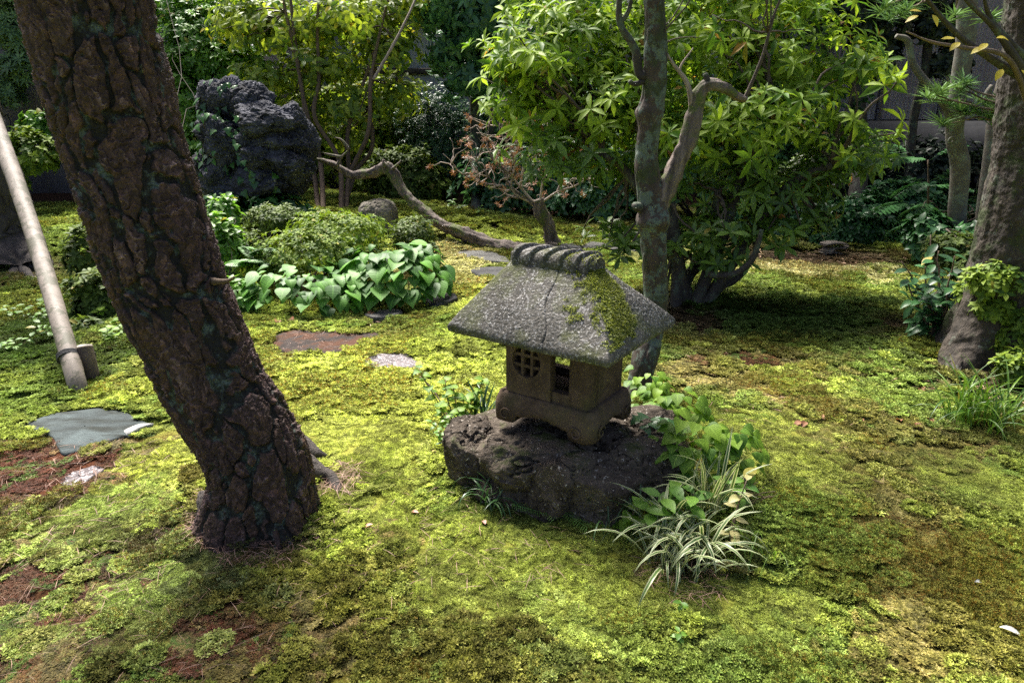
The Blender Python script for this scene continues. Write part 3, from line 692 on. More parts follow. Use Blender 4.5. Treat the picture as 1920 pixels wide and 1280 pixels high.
mb = MB(); box(mb, (3.1, 12.42, -.3), (13.2, 15, 1.26)); put('plinth', mb, M['concrete_dark'], shed)  # dark colour stands in for the black shade below the steel sheets
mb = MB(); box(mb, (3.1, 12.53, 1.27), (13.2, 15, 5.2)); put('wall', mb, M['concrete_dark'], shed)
house = thing('plastered_house', 'pale lilac plastered house wall seen between the leaves behind the middle trees', 'building', (0, 13.4, 0))
mb = MB(); box(mb, (-4.6, 13.2, -.3), (3.05, 15, 5.5)); put('wall', mb, M['plaster'], house)
for z in (2.05, 2.95):
    mb = MB(); box(mb, (-4.6, 13.12, z), (3.04, 13.2, z + .09)); put('beam', mb, M['beam'], house)
for xx in (-3.6, -2.1, -.6, .9, 2.4):
    mb = MB(); box(mb, (xx, 13.14, -.3), (xx + .09, 13.197, 5.4)); put('post', mb, M['beam'], house)
mb = MB(); box(mb, (-4.6, 13.11, -.3), (3.04, 13.197, .75)); put('plinth', mb, M['concrete_dark'], house)
mb = MB()
v = []
for i in range(2):
    pass
rf = MB(); xs = np.arange(-5, 3.04, .05); pr_ = .02 * np.abs(np.sin(xs * math.pi / .25))
rf.add(np.concatenate([np.stack([xs, np.full(len(xs), 12.2), 3.05 + pr_], -1), np.stack([xs, np.full(len(xs), 13.3), 3.5 + pr_], -1)]), [gridf(len(xs), 2)])
box(rf, (-5, 12.18, 2.98), (3.03, 12.24, 3.04)); put('eave_roof', rf, M['roof_tile'], house)
gw = MB(); box(gw, (-14, 12.4, -.3), (-4.65, 12.9, 5.)); put('garden_wall', gw, M['old_wall'], label='old grey garden wall at the far left behind the pine trunk', cat='wall')
sw = MB(); box(sw, (-11.6, 2.0, -.3), (-11.2, 12.35, 4.2)); put('side_wall', sw, M['old_wall'], label='unseen grey side wall added beyond the left edge to block sky light', cat='wall')  # unseen wall added to block sky light from the left
sw = MB(); box(sw, (9.6, 2.0, -.3), (10., 12.2, 4.2)); put('side_fence', sw, M['beam'], label='unseen dark timber fence added beyond the big mossy trunk to block sky light', cat='fence')  # unseen fence added to block sky light from the right

# ------------------------------------------------------------------ foreground pine
def trunk_mesh(path, rad, nu, nv, disp, name):
    P = spline(path, nv); r = np.interp(np.linspace(0, 1, nv), np.linspace(0, 1, len(rad)), rad)
    T, Nn, B = frames(P); th = np.linspace(0, 2 * math.pi, nu, endpoint=False)
    Cc = Nn[:, None] * np.cos(th)[None, :, None] + B[:, None] * np.sin(th)[None, :, None]
    L = np.concatenate([[0], np.cumsum(np.linalg.norm(np.diff(P, axis=0), axis=1))])
    cyl = np.stack([np.cos(th)[None, :] * r[:, None], np.sin(th)[None, :] * r[:, None], L[:, None] * np.ones(nu)], -1)
    d, at = disp(cyl, P, th, L, r)
    S = P[:, None] + Cc * (r[:, None] + d)[..., None]
    mb = MB(); mb.add(S.reshape(-1, 3), [gridf(nu, nv, True)]); return mb, {k: v.ravel() for k, v in at.items()}
base = np.array([-.965, 2.30, -.06]); base[2] = float(gh(base[0], base[1])) - .08
pine = thing('pine_tree', 'large leaning pine trunk with deeply plated dark bark in the left foreground', 'tree', base)
ppath = [(488, 1010, 2.26), (492, 960, 2.27), (487, 880, 2.28), (455, 805, 2.30), (408, 735, 2.32), (370, 650, 2.34), (330, 560, 2.36), (298, 470, 2.38), (265, 370, 2.40), (232, 270, 2.42), (205, 170, 2.43), (180, 80, 2.44), (160, -10, 2.45), (130, -160, 2.46), (110, -330, 2.47)]
pp = [V(*q) for q in ppath]; pp[0][2] -= .1
def pdisp(c, P, th, L, r):
    w_ = np.stack([fbm(c * 5, 3, 61), fbm(c * 5 + 7, 3, 62), fbm(c * 5 + 3, 3, 63)], -1)
    q = c * np.array([13, 13, 3.0]) + w_ * np.array([2.4, 2.4, 1.6])
    f1, f2, i1 = voro(q, 5); edge = f2 - f1
    groove = (1 - sstep(.04, .17, edge + .34 * fbm(c * 34, 4, 64))) * sstep(-.22, .05, fbm(c * 3.3 + 4, 3, 69) + .10)
    q2 = c * np.array([30, 30, 15]) + w_ * 5 + .9 * fbm(c * 30, 2, 59)[..., None] + 3; g1, g2, i2 = voro(q2, 9); q3 = c * np.array([62, 62, 38]) + w_ * 7 + 1.1 * fbm(c * 60, 2, 58)[..., None]; h1, h2, i3 = voro(q3, 15)
    flake = np.round(i2 * 3) / 3 * .6 + i3 * .4
    e2 = sstep(.0, .16, g2 - g1); ph = c[..., 2] * 15 + 5.5 * fbm(c * np.array([16, 16, 9]), 4, 57) + i2 * .8; saw = ph - np.floor(ph); ph2 = c[..., 2] * 34 + 6 * fbm(c * np.array([30, 30, 22]) + 3, 3, 56) + i3 * .6; saw2 = ph2 - np.floor(ph2)
    d = -.017 * groove + (.0065 * (flake - .5) + .0065 * (saw ** 2 - .4) + .0035 * (saw2 ** 2 - .4)) * (1 - .6 * groove) - .0012 * (1 - e2) + .020 * fbm(c * 3, 3, 65) + .003 * (i1 - .5) + .0025 * fbm(c * 60, 4, 66)
    z = L[:, None]; fl = np.exp(-(z / .20) ** 2)
    ang = th[None, :]
    d = d + fl * (.045 + .09 * np.maximum(0, np.cos(ang * 3 + .6)) ** 2 + .03 * np.cos(ang * 5))
    return d, {'groove': np.clip(groove, 0, 1), 'flake': np.clip(.45 * flake + .45 * saw ** 3 + .2 * saw2 ** 2 + .5 * fbm(c * 9, 3, 67), 0, 1)}
mb, at = trunk_mesh(pp, [.225, .205, .187, .18, .178, .185, .19, .192, .193, .196, .198, .198, .197, .19, .18], 460, 1250, pdisp, 'trunk')
put('trunk', mb, M['pine'], pine, attrs=at)
mb = MB(); s0 = V(392, 527, 2.33); tube(mb, [s0, V(412, 528, 2.28), V(428, 526, 2.24), V(440, 519, 2.22)], [.016, .010, .007, .003], 14, 9, .3, 3, 60); put('broken_stub', mb, M['stem_brown'], pine, label='short broken snag on the side of the trunk')
for k, (a, b, c) in enumerate((((575, 890), (625, 905), (650, 955)), ((400, 950), (380, 975), (372, 1010)), ((560, 850), (600, 858), (618, 850)))):
    A = G(*a); B_ = G(*b); C_ = G(*c); A[2] += .05; B_[2] += .012; C_[2] -= .03; mb = MB(); tube(mb, [A, (A + B_) / 2 + [0, 0, .0], B_, C_], [.05, .04, .024, .008], 22, 10, .25, k, 14); put('root', mb, M['pine_dark'], pine)
# limbs and needles far over the frame; they shade the moss in front of the tree
mb = MB(); cr = MB(); top = pp[-1]
ends = []
for k in range(9):
    a = k * .9 + .3; L = 1.0 + .8 * rng.random(); e = top + np.array([math.cos(a) * L, math.sin(a) * L * .8, .5 + .5 * rng.random()]); ends.append(e)
    st = top + (pp[-2] - top) * .3 * rng.random(); put('limb', tube(b := MB(), crooked(st, e, 5, .08), [.06, .02], 14, 7, .15, k, 8) is None or b, M['pine_dark'], pine)
for e in ends:
    c, d = shell(e, (.5, .5, .22), 60, .2); rosettes(cr, c, d + [0, 0, .6], 10, .11, LT_NEEDLE, .9)
put('crown', cr, M['needle'], pine)

# ------------------------------------------------------------------ pedestal rock and the lantern
def rockmesh(c, r, nu, nv, f, zc=-.35, seed=0):
    th = np.linspace(0, 2 * math.pi, nu, endpoint=False); ph = np.linspace(math.pi * .5, -math.pi * .42, nv)
    D = np.stack([np.cos(th)[None] * np.cos(ph)[:, None], np.sin(th)[None] * np.cos(ph)[:, None], np.sin(ph)[:, None] * np.ones(nu)], -1)
    rr = f(D); v = np.asarray(c) + D * np.asarray(r) * rr[..., None]
    mb = MB(); mb.add(v.reshape(-1, 3), [gridf(nu, nv, True)]); return mb
RB = gh(*ROCK_C) + 0.
LZ = .285                                       # top of the rock, where the lantern feet stand
def sup(D, p=3.2):                               # boxier than an ellipsoid
    return (np.abs(D[..., 0]) ** p + np.abs(D[..., 1]) ** p + np.abs(D[..., 2]) ** p) ** (-1 / p)
def frock(s0, cell=2.1, groove=.13, lump=.14, pits=.03):
    def f(D):
        w_ = np.stack([fbm(D * 2, 3, s0), fbm(D * 2 + 5, 3, s0 + 1), fbm(D * 2 + 9, 3, s0 + 2)], -1)
        f1, f2, i1 = voro(D * cell * .8 + w_ * 1.2 + s0, s0); e = sstep(0, .28, f2 - f1)
        g1, g2, i2 = voro(D * cell * 2.6 + w_ * 2 + s0, s0 + 20); e2 = sstep(0, .2, g2 - g1)
        dome = 1 - np.clip(f1, 0, 1) ** 2
        return sup(D, 2.6) * (.93 + .13 * dome - groove * .8 * (1 - sstep(0, .10, f2 - f1)) - groove * .10 * (1 - sstep(0, .06, g2 - g1)) * sstep(-.05, .1, fbm(D * 3 + 7, 2, s0)) + lump * .6 * (i1 - .5) * sstep(0, .2, f2 - f1) + .16 * fbm(D * 2.8, 5, s0 + 3, .55) + pits * 2.2 * fbm(D * 10, 5, s0 + 4, .6))
    return f
def facet(D, n, seed, lo=.72, soft=14):
    g = np.random.default_rng(seed); nn = norm(g.normal(size=(n, 3))); dd = lo + (1 - lo) * g.random(n) * 1.2; acc = 0
    for i in range(n): acc = acc + np.exp(soft * (D @ nn[i]) / dd[i])
    return soft / np.log(acc)
def flobe(seed, n=16, lo=.75, rough=.12, crk=.05, soft=12):
    def f(D):
        w_ = np.stack([fbm(D * 2.5, 4, seed), fbm(D * 2.5 + 5, 4, seed + 1), fbm(D * 2.5 + 9, 4, seed + 2)], -1)
        f1, f2, i1 = voro(D * 1.1 + w_ * 1.7 + seed, seed); ck = (1 - sstep(0, .05, f2 - f1)) * sstep(-.12, .03, fbm(D * 2 + 3, 3, seed + 6))
        return np.clip(facet(D, n, seed, lo, soft), .5, 1.3) + rough * fbm(D * 2.2, 4, seed + 3) + rough * .6 * fbm(D * 7, 5, seed + 4, .62) - crk * ck - .04 * sstep(.14, .2, fbm(D * 9 + 5, 2, seed + 8))
    return f
rock = thing('pedestal_rock', 'low dark cracked boulder carrying the stone lantern', 'rock', (ROCK_C[0], ROCK_C[1], 0))
RZ = .045
mbr = rockmesh((ROCK_C[0] + .02, ROCK_C[1] + .03, RZ), (.36, .31, .25), 420, 300, lambda D: flobe(4, 22, .82, .16, .12, 20)(D) * sup(D, 2.7))
def flattop(mb_, mx):
    v = mb_.v[0]; v[:, 2] = np.where(v[:, 2] > mx - .05, mx - .05 + .05 * (1 - np.exp(-np.maximum(0, v[:, 2] - mx + .05) / .05)), v[:, 2]); return mb_
flattop(mbr, LZ - .004); put('boulder', mbr, M['pedestal'], rock)
for k, (cx, cy_, cz, rx, ry, rz) in enumerate(((.02, 2.47, .09, .17, .12, .16), (.19, 2.33, .11, .13, .11, .15), (.35, 2.30, .10, .16, .12, .16), (.52, 2.42, .12, .16, .14, .16), (.34, 2.285, -.02, .17, .10, .13), (-.16, 2.64, .10, .14, .15, .155), (.05, 2.45, -.01, .17, .12, .10), (.60, 2.66, .08, .16, .16, .16), (.52, 2.32, .0, .13, .10, .11))):
    mb = rockmesh((cx, cy_, cz), (rx, ry, rz), 170, 120, flobe(40 + k * 11, 10, .70, .20, .12, 24)); flattop(mb, LZ - .012); put('lobe', mb, M['pedestal'], rock)

LC = np.array([.213, 2.588, LZ]); LA = math.radians(-34.9)
ca_, sa_ = math.cos(LA), math.sin(LA)
lan = thing('stone_lantern', 'squat house shaped stone lantern with a mossy granite roof on the dark boulder', 'lantern', LC); lan.rotation_euler = (0, 0, LA)
def lput(name, mb, mk, parent=lan, smooth=True, label=None, attrs=None):
    me = mb.mesh(name, (0, 0, 0), smooth, attrs); me.materials.append(M[mk]); o = bpy.data.objects.new(name, me); COL.objects.link(o); o.parent = parent
    return tag(o, label)
# local axes: x along the long front (left foot -> front foot), y away from the viewer
def rrect(hx, hy, r, n=12, m=40):
    P = []; per = [(hx - r, -hy + r, -90), (hx - r, hy - r, 0), (-hx + r, hy - r, 90), (-hx + r, -hy + r, 180)]
    sides = [((-hx + r, -hy), (hx - r, -hy)), ((hx, -hy + r), (hx, hy - r)), ((hx - r, hy), (-hx + r, hy)), ((-hx, hy - r), (-hx, -hy + r))]
    out = []; nn = []; sidei = []; s_ = []
    for k in range(4):
        a, b = map(np.array, sides[k]); t_ = np.linspace(0, 1, m, endpoint=False)
        out.append(a + (b - a) * t_[:, None]); nrm = np.array([[0, -1], [1, 0], [0, 1], [-1, 0]][k], float); nn.append(np.tile(nrm, (m, 1))); s_.append(t_)
        cx, cy2, a0 = per[k]; th = np.radians(a0 + np.linspace(0, 90, n, endpoint=False)); out.append(np.stack([cx + r * np.cos(th), cy2 + r * np.sin(th)], -1)); nn.append(np.stack([np.cos(th), np.sin(th)], -1)); s_.append(np.full(n, 1.))
    return np.concatenate(out), np.concatenate(nn), np.concatenate(s_)
HX, HY = .205, .158
Pp, Nn_, Ss = rrect(HX, HY, .018)
# underside line: feet at the corners, scalloped apron between
def apron(t_):
    u = np.minimum(t_, 1 - t_)
    return np.where(u < .16, 0, .034 + .022 * sstep(.16, .5, u)) * sstep(.14, .19, u) - .007 * np.abs(np.sin((u - .19) * 2 * math.pi / .21)) * (u > .19)
zl = apron(Ss); rows = []
prof = [(-.05, .121), (.0, .121), (.004, .116), (.010, .102), (.017, .086), (.021, .068), (.022, .045), (.019, .0), (-.03, .0), (-.03, .07), (-.05, .09)]
for o_, z_ in prof:
    zc = np.maximum(z_, zl) if z_ < .06 else np.full(len(zl), z_)
    if z_ == 0: zc = zl
    foot = sstep(.2, .05, np.minimum(Ss, 1 - Ss)) * .008 if o_ > 0 else 0
    rows.append(np.stack([Pp[:, 0] + Nn_[:, 0] * (o_ + foot), Pp[:, 1] + Nn_[:, 1] * (o_ + foot), zc], -1))
mb = MB(); v = np.concatenate(rows); v = v + .0022 * norm(v) * fbm(v * 45, 3, 3)[:, None] * 2; mb.add(v, [gridf(len(Pp), len(prof), True)])
bs = lput('base', mb, 'lantern_body')
for (cx, cy2, nx_, ny_) in ((-HX + .045, -HY - .034, 0, -1), (HX - .04, -HY - .034, 0, -1), (HX + .034, -HY + .04, 1, 0), (HX + .034, HY - .045, 1, 0)):
    th = np.linspace(math.radians(10), math.radians(400), 46); rr = np.linspace(.030, .008, 46); mb = MB()
    mir = -1 if (cx > 0 and ny_) or (cy2 > 0) else 1
    u = np.cos(th) * rr * mir; zz_ = .036 + np.sin(th) * rr
    pts_ = np.stack([cx + (u if ny_ else 0 * u), cy2 + (u if nx_ else 0 * u), zz_], -1) + np.array([nx_, ny_, 0]) * .001; tube(mb, pts_, [.0035, .0035], 60, 6); lput('scroll', mb, 'lantern_body', bs)
# body
BX, BY, B0, B1, TH = .194, .146, .112, .42, .038
def ringwall(mb, x0, x1, z0, z1, cx, cz, r, y, th_, n=48):
    """rectangular slab with a round hole, front at y, thickness th_"""
    a = np.linspace(0, 2 * math.pi, n, endpoint=False) + math.pi / 4; co, si = np.cos(a), np.sin(a)
    tx = np.where(co > 0, (x1 - cx) / np.maximum(co, 1e-6), (x0 - cx) / np.minimum(co, -1e-6)); tz = np.where(si > 0, (z1 - cz) / np.maximum(si, 1e-6), (z0 - cz) / np.minimum(si, -1e-6))
    tt = np.minimum(tx, tz); O = np.stack([cx + co * tt, cz + si * tt], -1)
    cs = np.array([(x1, z1), (x0, z1), (x0, z0), (x1, z0)])
    for c in cs:
        k = np.argmin(((O - c) ** 2).sum(1)); O[k] = c
    I = np.stack([cx + co * r, cz + si * r], -1)
    def lift(q, yy): return np.stack([q[:, 0], np.full(len(q), yy), q[:, 1]], -1)
    v = np.concatenate([lift(O, y), lift(I, y), lift(I, y + th_), lift(O, y + th_)]); mb.add(v, [gridf(n, 4, True)]); mb.f[4].append((np.stack([3 * n + np.arange(n), 3 * n + (np.arange(n) + 1) % n, (np.arange(n) + 1) % n, np.arange(n)], -1) + mb.n - 4 * n))
fy = -BY
dx0, dx1, dz0, dz1 = .030, .108, .165, .318       # doorway
mb = MB(); ringwall(mb, -BX + .02, dx0 - .0, .125, B1, -.082, .268, .066, fy - .012, TH)
fw = lput('window_panel', mb, 'lantern_body', smooth=False)
bar = MB()
for q in (-.022, .022):
    hh = math.sqrt(.066 ** 2 - q * q) + .001
    box(bar, (-.082 + q - .006, fy - .006, .268 - hh), (-.082 + q + .006, fy + .014, .268 + hh)); box(bar, (-.082 - hh, fy - .004, .268 + q - .006), (-.082 + hh, fy + .012, .268 + q + .006))
lput('lattice', bar, 'lantern_body', fw, smooth=False)
mb = MB(); box(mb, (dx0 + .002, fy, B0), (dx1, fy + TH, dz0)); lput('door_sill', mb, 'lantern_body', smooth=False)
mb = MB(); box(mb, (dx0 + .002, fy, dz1), (dx1, fy + TH, B1)); lput('door_lintel', mb, 'lantern_body', smooth=False)
mb = MB(); box(mb, (-BX + .02, fy + .003, B0), (dx0, fy + TH - .003, .1235)); lput('sill', mb, 'lantern_body', smooth=False)
def post(mb, x0, x1, y0, y1, r, z0, z1, corner):
    # square post with one rounded outer corner
    cx = x1 - r if corner[0] > 0 else x0 + r; cy2 = y1 - r if corner[1] > 0 else y0 + r
    ang = {(1, -1): -90, (1, 1): 0, (-1, 1): 90, (-1, -1): 180}[corner]; th = np.radians(ang + np.linspace(0, 90, 9)); arc = np.stack([cx + r * np.cos(th), cy2 + r * np.sin(th)], -1)
    order = [(x1, y0), (x1, y1), (x0, y1), (x0, y0)]; k = {(1, -1): 0, (1, 1): 1, (-1, 1): 2, (-1, -1): 3}[corner]
    poly = [tuple(a) for a in arc] + [order[(k + i) % 4] for i in (1, 2, 3)]
    poly = np.array(poly); n = len(poly); v = np.concatenate([np.c_[poly, np.full(n, z)] for z in np.linspace(z0, z1, 5)]); mb.add(v, [gridf(n, 5, True)])
for nm, a in (('corner_post', (dx1, BX, -BY, -BY + .075, .022, B0, B1, (1, -1))), ('corner_post', (BX - .06, BX, BY - .06, BY, .018, B0, B1, (1, 1))), ('corner_post', (-BX, -BX + .02, -BY, -BY + .06, .015, B0, B1, (-1, -1))), ('corner_post', (-BX, -BX + .037, BY - .06, BY, .018, B0, B1, (-1, 1)))):
    mb = MB(); post(mb, *a); lput(nm, mb, 'lantern_body')
mb = MB(); box(mb, (BX - TH, -BY + .075, B0), (BX - .001, BY - .06, B1)); lput('side_wall', mb, 'lantern_body', smooth=False)
mb = MB(); box(mb, (-BX + .001, -BY + .06, B0), (-BX + TH, BY - .06, B1)); lput('side_wall', mb, 'lantern_body', smooth=False)
mb = MB(); ox0, ox1, oz0, oz1 = -.152, .04, .160, .37
for a, b in (((-BX + .038, BY - TH, B0), (ox0, BY - .001, B1)), ((ox1, BY - TH, B0), (BX - .06, BY - .001, B1)), ((ox0, BY - TH, B0), (ox1, BY - .001, oz0)), ((ox0, BY - TH, oz1), (ox1, BY - .001, B1))): box(mb, a, b)
lput('back_wall', mb, 'lantern_body', smooth=False)
mb = MB(); box(mb, (-BX + .03, -BY + .03, .09), (BX - .03, BY - .03, .135)); lput('floor_slab', mb, 'lantern_body', smooth=False)
# roof: hipped granite cap
EX, EY, EZ, RX0, RX1, RYw, RZt = .352, .285, .395, -.21, .145, .045, .64
def roofpt(u, v_):
    """u around 0..4 (four faces), v 0 eave .. 1 ridge"""
    k = np.floor(u).astype(int) % 4; f = u - np.floor(u)
    E = np.array([(-EX, -EY), (EX, -EY), (EX, EY), (-EX, EY)]); T = np.array([(RX0, -RYw), (RX1, -RYw), (RX1, RYw), (RX0, RYw)])
    e = E[k] * (1 - f)[..., None] + E[(k + 1) % 4] * f[..., None]; t_ = T[k] * (1 - f)[..., None] + T[(k + 1) % 4] * f[..., None]
    bow = .022 * np.sin(f * math.pi); n = np.array([(0, -1), (1, 0), (0, 1), (-1, 0)])[k]
    e = e - n * bow[..., None] * .9
    xy = e * (1 - v_)[..., None] + t_ * v_[..., None]; z = EZ + (RZt - EZ) * (v_ ** .93) + .012 * (1 - np.sin(f * math.pi)) * (1 - v_) ** 3
    xy = xy + n * (.016 * np.sin(v_ * math.pi))[..., None] * np.sin(f * math.pi)[..., None] ** .5
    return np.stack([xy[..., 0], xy[..., 1], z], -1)
nu, nv = 640, 150
us = np.linspace(0, 4, nu, endpoint=False); vs = np.linspace(0, 1, nv); U_, V_ = np.meshgrid(us, vs)
S = roofpt(U_, V_); cen = np.array([0, 0, .4]); nrm = norm(S - np.array([0, 0, .25]))
bmpz = .006 * fbm(S * 9, 3, 71) + .0012 * fbm(S * 60, 3, 72) + .0022 * fbm(S * 170, 2, 73)
crack = np.exp(-((U_ - (.60 + .02 * np.sin(V_ * 9) - .07 * (1 - V_) * 0)) / .0040) ** 2) * .008 * (V_ > .02) + np.exp(-((U_ - 1.42 - .03 * np.sin(V_ * 7)) / .006) ** 2) * .004
S = S + nrm * (bmpz * 1.6 - crack)[..., None]
edge = [S[0]]; n0 = (S[0] - [0, 0, 0]) * [1, 1, 0]; n0 = norm(n0)
e1 = S[0] + n0 * .006 - [0, 0, .010]; e2 = S[0] + n0 * .003 - [0, 0, .030]; e2 = e2 + n0 * (.006 * fbm(S[0] * 30, 3, 74))[:, None]; e3 = S[0] - n0 * .02 - [0, 0, .038]; e4 = S[0] * [.5, .5, 1] - [0, 0, .012]; e4[:, 2] = EZ - .006
under = np.stack([e4, e3, e2, e1], 0)
mb = MB(); mb.add(np.concatenate([under.reshape(-1, 3), S.reshape(-1, 3)]), [gridf(nu, nv + 4, True)])
rf = lput('roof', mb, 'granite_roof'); rf.location = (-.014, .0, 0)
mb = MB(); box(mb, (-.2, -.15, .372), (.2, .15, .425)); lput('roof_core', mb, 'lantern_body', rf, smooth=False)
# ridge with five slanting rolls
xs = np.linspace(RX0 - .012, RX1 + .012, 220); nsec = 40; a = np.linspace(0, math.pi, nsec); rows = []
for x_ in xs:
    rr = 1 + 0 * a; s_ = (x_ - RX0) / (RX1 - RX0); cosx = np.cos(a); yy = -cosx
    ph = (s_ - .09 * (-cosx)) * 5.2 + .15; f = ph - math.floor(1e6) * 0; fr = ph - np.floor(ph)
    lift = .017 * np.sin(np.clip(fr, 0, 1) * math.pi * .5) ** .7 * (1 - sstep(.86, 1., fr)); 
    endc = 1 - .25 * (sstep(.03, 0, s_) + sstep(.97, 1., s_))
    yw = (.052 + lift * .6) * endc; hz = (.045 + lift) * endc
    sq = np.sign(yy) * np.abs(yy) ** .75
    rows.append(np.stack([np.full(nsec, x_), sq * yw * 1.05, RZt - .012 + np.abs(np.sin(a)) ** .7 * hz * 1.2], -1))
v = np.concatenate(rows); v = v + norm(v - [0, 0, .55]) * (.005 * fbm(v * 30, 4, 76) + .003 * fbm(v * 90, 3, 77))[:, None] * 1.5
mb = MB(); mb.add(v, [gridf(nsec, len(xs))]); k = len(v)
for e, s_ in ((0, 1), (len(xs) - 1, -1)):
    ring = v[e * nsec:(e + 1) * nsec]; c = ring.mean(0); mb.v.append(c[None]); mb.t.append(np.array([.5])); i = np.arange(nsec); tri = np.stack([e * nsec + i, e * nsec + (i + 1) % nsec, np.full(nsec, mb.n)], -1); mb.f[3].append(tri[:, ::s_]); mb.n += 1
lput('ridge', mb, 'granite_roof', rf)
# moss on the right hand slope: flattened feathery sprigs growing out of the granite
n = 60000; u = .72 + rng.random(n) * 1.0; vv = rng.random(n) ** .8
Q = roofpt(u, vv); dist = np.abs(u - (1.16 + .14 * vv)) / (.14 + .27 * vv ** .8); nn = fbm(Q * 9, 4, 81); k = (dist + 2.8 * nn + 1.8 * fbm(Q * 40, 3, 82) + .5 * rng.random(n) ** 2 < .92) & (vv > .06) & (rng.random(n) < .75)
extra = roofpt(rng.random(500) * .12 + .93, rng.random(500) * .1 + .9)
Q = Q[k]; nr = norm(Q - np.array([0, 0, .25])); g = rng.random((len(Q), 3)) - .5; D_ = norm(np.array([0, 0, -1.])[None] * .8 + nr * .9 + g * 1.8)
mb = MB(); leaves(mb, Q + nr * .003 - nr * .0015, D_, (.006 + .009 * rng.random(len(Q))), LT_SMALL, .55, up=nr, jn=1., tint=rng.random(len(Q)) * .9)
M['roof_moss'] = foliage('roof moss', (.07, .10, .014), (.34, .38, .07), None, .35, .6)
o = lput('moss_patch', mb, 'roof_moss', rf, label='thick yellow green moss growing down the right slope'); o['kind'] = 'stuff'
# thin sprinkling on the ridge
Q = v[rng.integers(0, len(v), 2600)]; Q = Q[(Q[:, 0] > .03) & (fbm(Q * 22, 3, 83) > .06) & (Q[:, 2] > RZt + .012)]; nr = norm(Q - [0, 0, .55]); mb = MB(); leaves(mb, Q, nr + rng.random((len(Q), 3)) - .5, .008, LT_SMALL, .8)
o = lput('ridge_moss', mb, 'roof_moss', rf); o['kind'] = 'stuff'
# ------------------------------------------------------------------ posts
pole = thing('support_pole', 'smooth pale wooden prop leaning in from the left edge onto the moss', 'pole', G(150, 742))
b0 = G(151, 742); mb = MB(); tube(mb, [b0 - [0, 0, .05], V(128, 660, 3.62), V(60, 430, 4.55), V(2, 262, 5.35), V(-60, 90, 6.3)], [.047, .048, .052, .056, .058], 80, 30, .04, 4, 5, stri=.05); put('shaft', mb, M['pole'], pole)
def rope_ring(parent, c, ax, r, turns=4, h=.03, name='rope'):
    ax = np.array(ax) / np.linalg.norm(ax); e = norm(np.cross(ax, [0, 1, .1])); f = np.cross(ax, e)
    th = np.linspace(0, 2 * math.pi * turns, 40 * turns); P = np.asarray(c) + np.cos(th)[:, None] * e * r + np.sin(th)[:, None] * f * r + ax * ((th / th[-1] - .5) * h)[:, None]
    mb = MB(); tube(mb, P, [.0055, .0055], len(P) * 1, 6, .1, 3, 80); put(name, mb, M['rope'], parent)
ax = V(128, 660, 3.62) - b0
rope_ring(pole, V(128, 668, 3.60), ax, .054, 4)
stk = thing('short_stake', 'short dark stake tied with black rope beside the pale prop', 'stake', G(172, 722))
s0 = G(173, 718); s1 = V(157, 650, 3.66); mb = MB(); tube(mb, [s0 - [0, 0, .05], (s0 + s1) / 2, s1], [.048, .047, .045], 24, 18, .05, 2, 9); put('post', mb, M['stake'], stk)
mb = MB(); mb.ngon(np.array([s1 + [math.cos(a) * .043, math.sin(a) * .043, .003 + .002 * math.sin(a * 3)] for a in np.linspace(0, 6.28, 18, endpoint=False)]), [list(range(18))]); put('cut_top', mb, M['pole'], stk)
rope_ring(stk, V(160, 668, 3.655), s1 - s0, .05, 3)

# far pine at the left edge
fp = thing('background_pine', 'dark pine trunk at the left edge behind the leaning pale prop', 'tree', G(40, 500))
fb = G(40, 508); pts_ = [fb - [0, 0, .1], V(28, 450, 6.6), V(-8, 340, 6.6), V(-45, 230, 6.6), V(-70, 100, 6.6), V(-80, -60, 6.6)]
def fdisp(c, P, th, L, r):
    w_ = fbm(c * 4, 3, 91)[..., None]; f1, f2, i1 = voro(c * np.array([8, 8, 3]) + w_ * 1.5, 7); g = 1 - sstep(0, .3, f2 - f1)
    d = -.03 * g + .03 * fbm(c * 3, 3, 92) + .01 * fbm(c * 25, 3, 93); d = d + np.exp(-(L[:, None] / .25) ** 2) * (.05 + .05 * np.cos(th[None] * 4)); return d, {}
mb, _ = trunk_mesh(pts_, [.26, .24, .23, .22, .21, .2], 120, 160, fdisp, 't'); put('trunk', mb, M['pine_dark'], fp)
cr = MB(); c, d = shell(V(-60, -120, 7.), (1.2, 1.0, .5), 160, .2); rosettes(cr, c, d + [0, 0, .6], 9, .12, LT_NEEDLE, 1.1); put('crown', cr, M['needle'], fp)
for k, q in enumerate(((110, 515), (0, 540), (70, 535))):
    e = G(*q); mb = MB(); tube(mb, [fb + [0, 0, .06], (fb + e) / 2 + [0, 0, .02], e - [0, 0, .03]], [.06, .04, .01], 14, 8, .2, k, 10); put('root', mb, M['pine_dark'], fp)

# ------------------------------------------------------------------ generic plants
def twiggy(parent, base, targets, r0, mk, name='branch', k=5, amp=.08, up=.1, m=6, rmin=.2):
    for q in targets:
        mb = MB(); tube(mb, crooked(base, q, k, amp, up), [r0, r0 * rmin], 10, m, .1, 3, 20); put(name, mb, M[mk], parent)
def bush(name, label, cat, base, blobs, n, k, L, tpl, mk, W=1., stem='twig', r0=.012, nst=5, inner=.45, up=.5, group=None, spread=1., lump=.55, tint_top=False, part='foliage'):
    """blobs: (centre, radii, weight)"""
    o = thing(name, label, cat, base, group); mb = MB(); tot = sum(b[2] for b in blobs); tg = []
    for i, (c, r, wt) in enumerate(blobs):
        P, D_ = shell(c, r, int(n * wt / tot), inner, seed=int(rng.integers(99)), lump=lump, lf=2.)
        rosettes(mb, P, D_ * .7 + np.array([0, 0, up]), k, L, tpl, W, spread)
        tg += [P[j] for j in rng.integers(0, len(P), max(1, int(nst * wt / tot) + 1))]
    put(part, mb, M[mk], o); twiggy(o, np.asarray(base) - [0, 0, .03], tg, r0, stem, 'stem'); return o
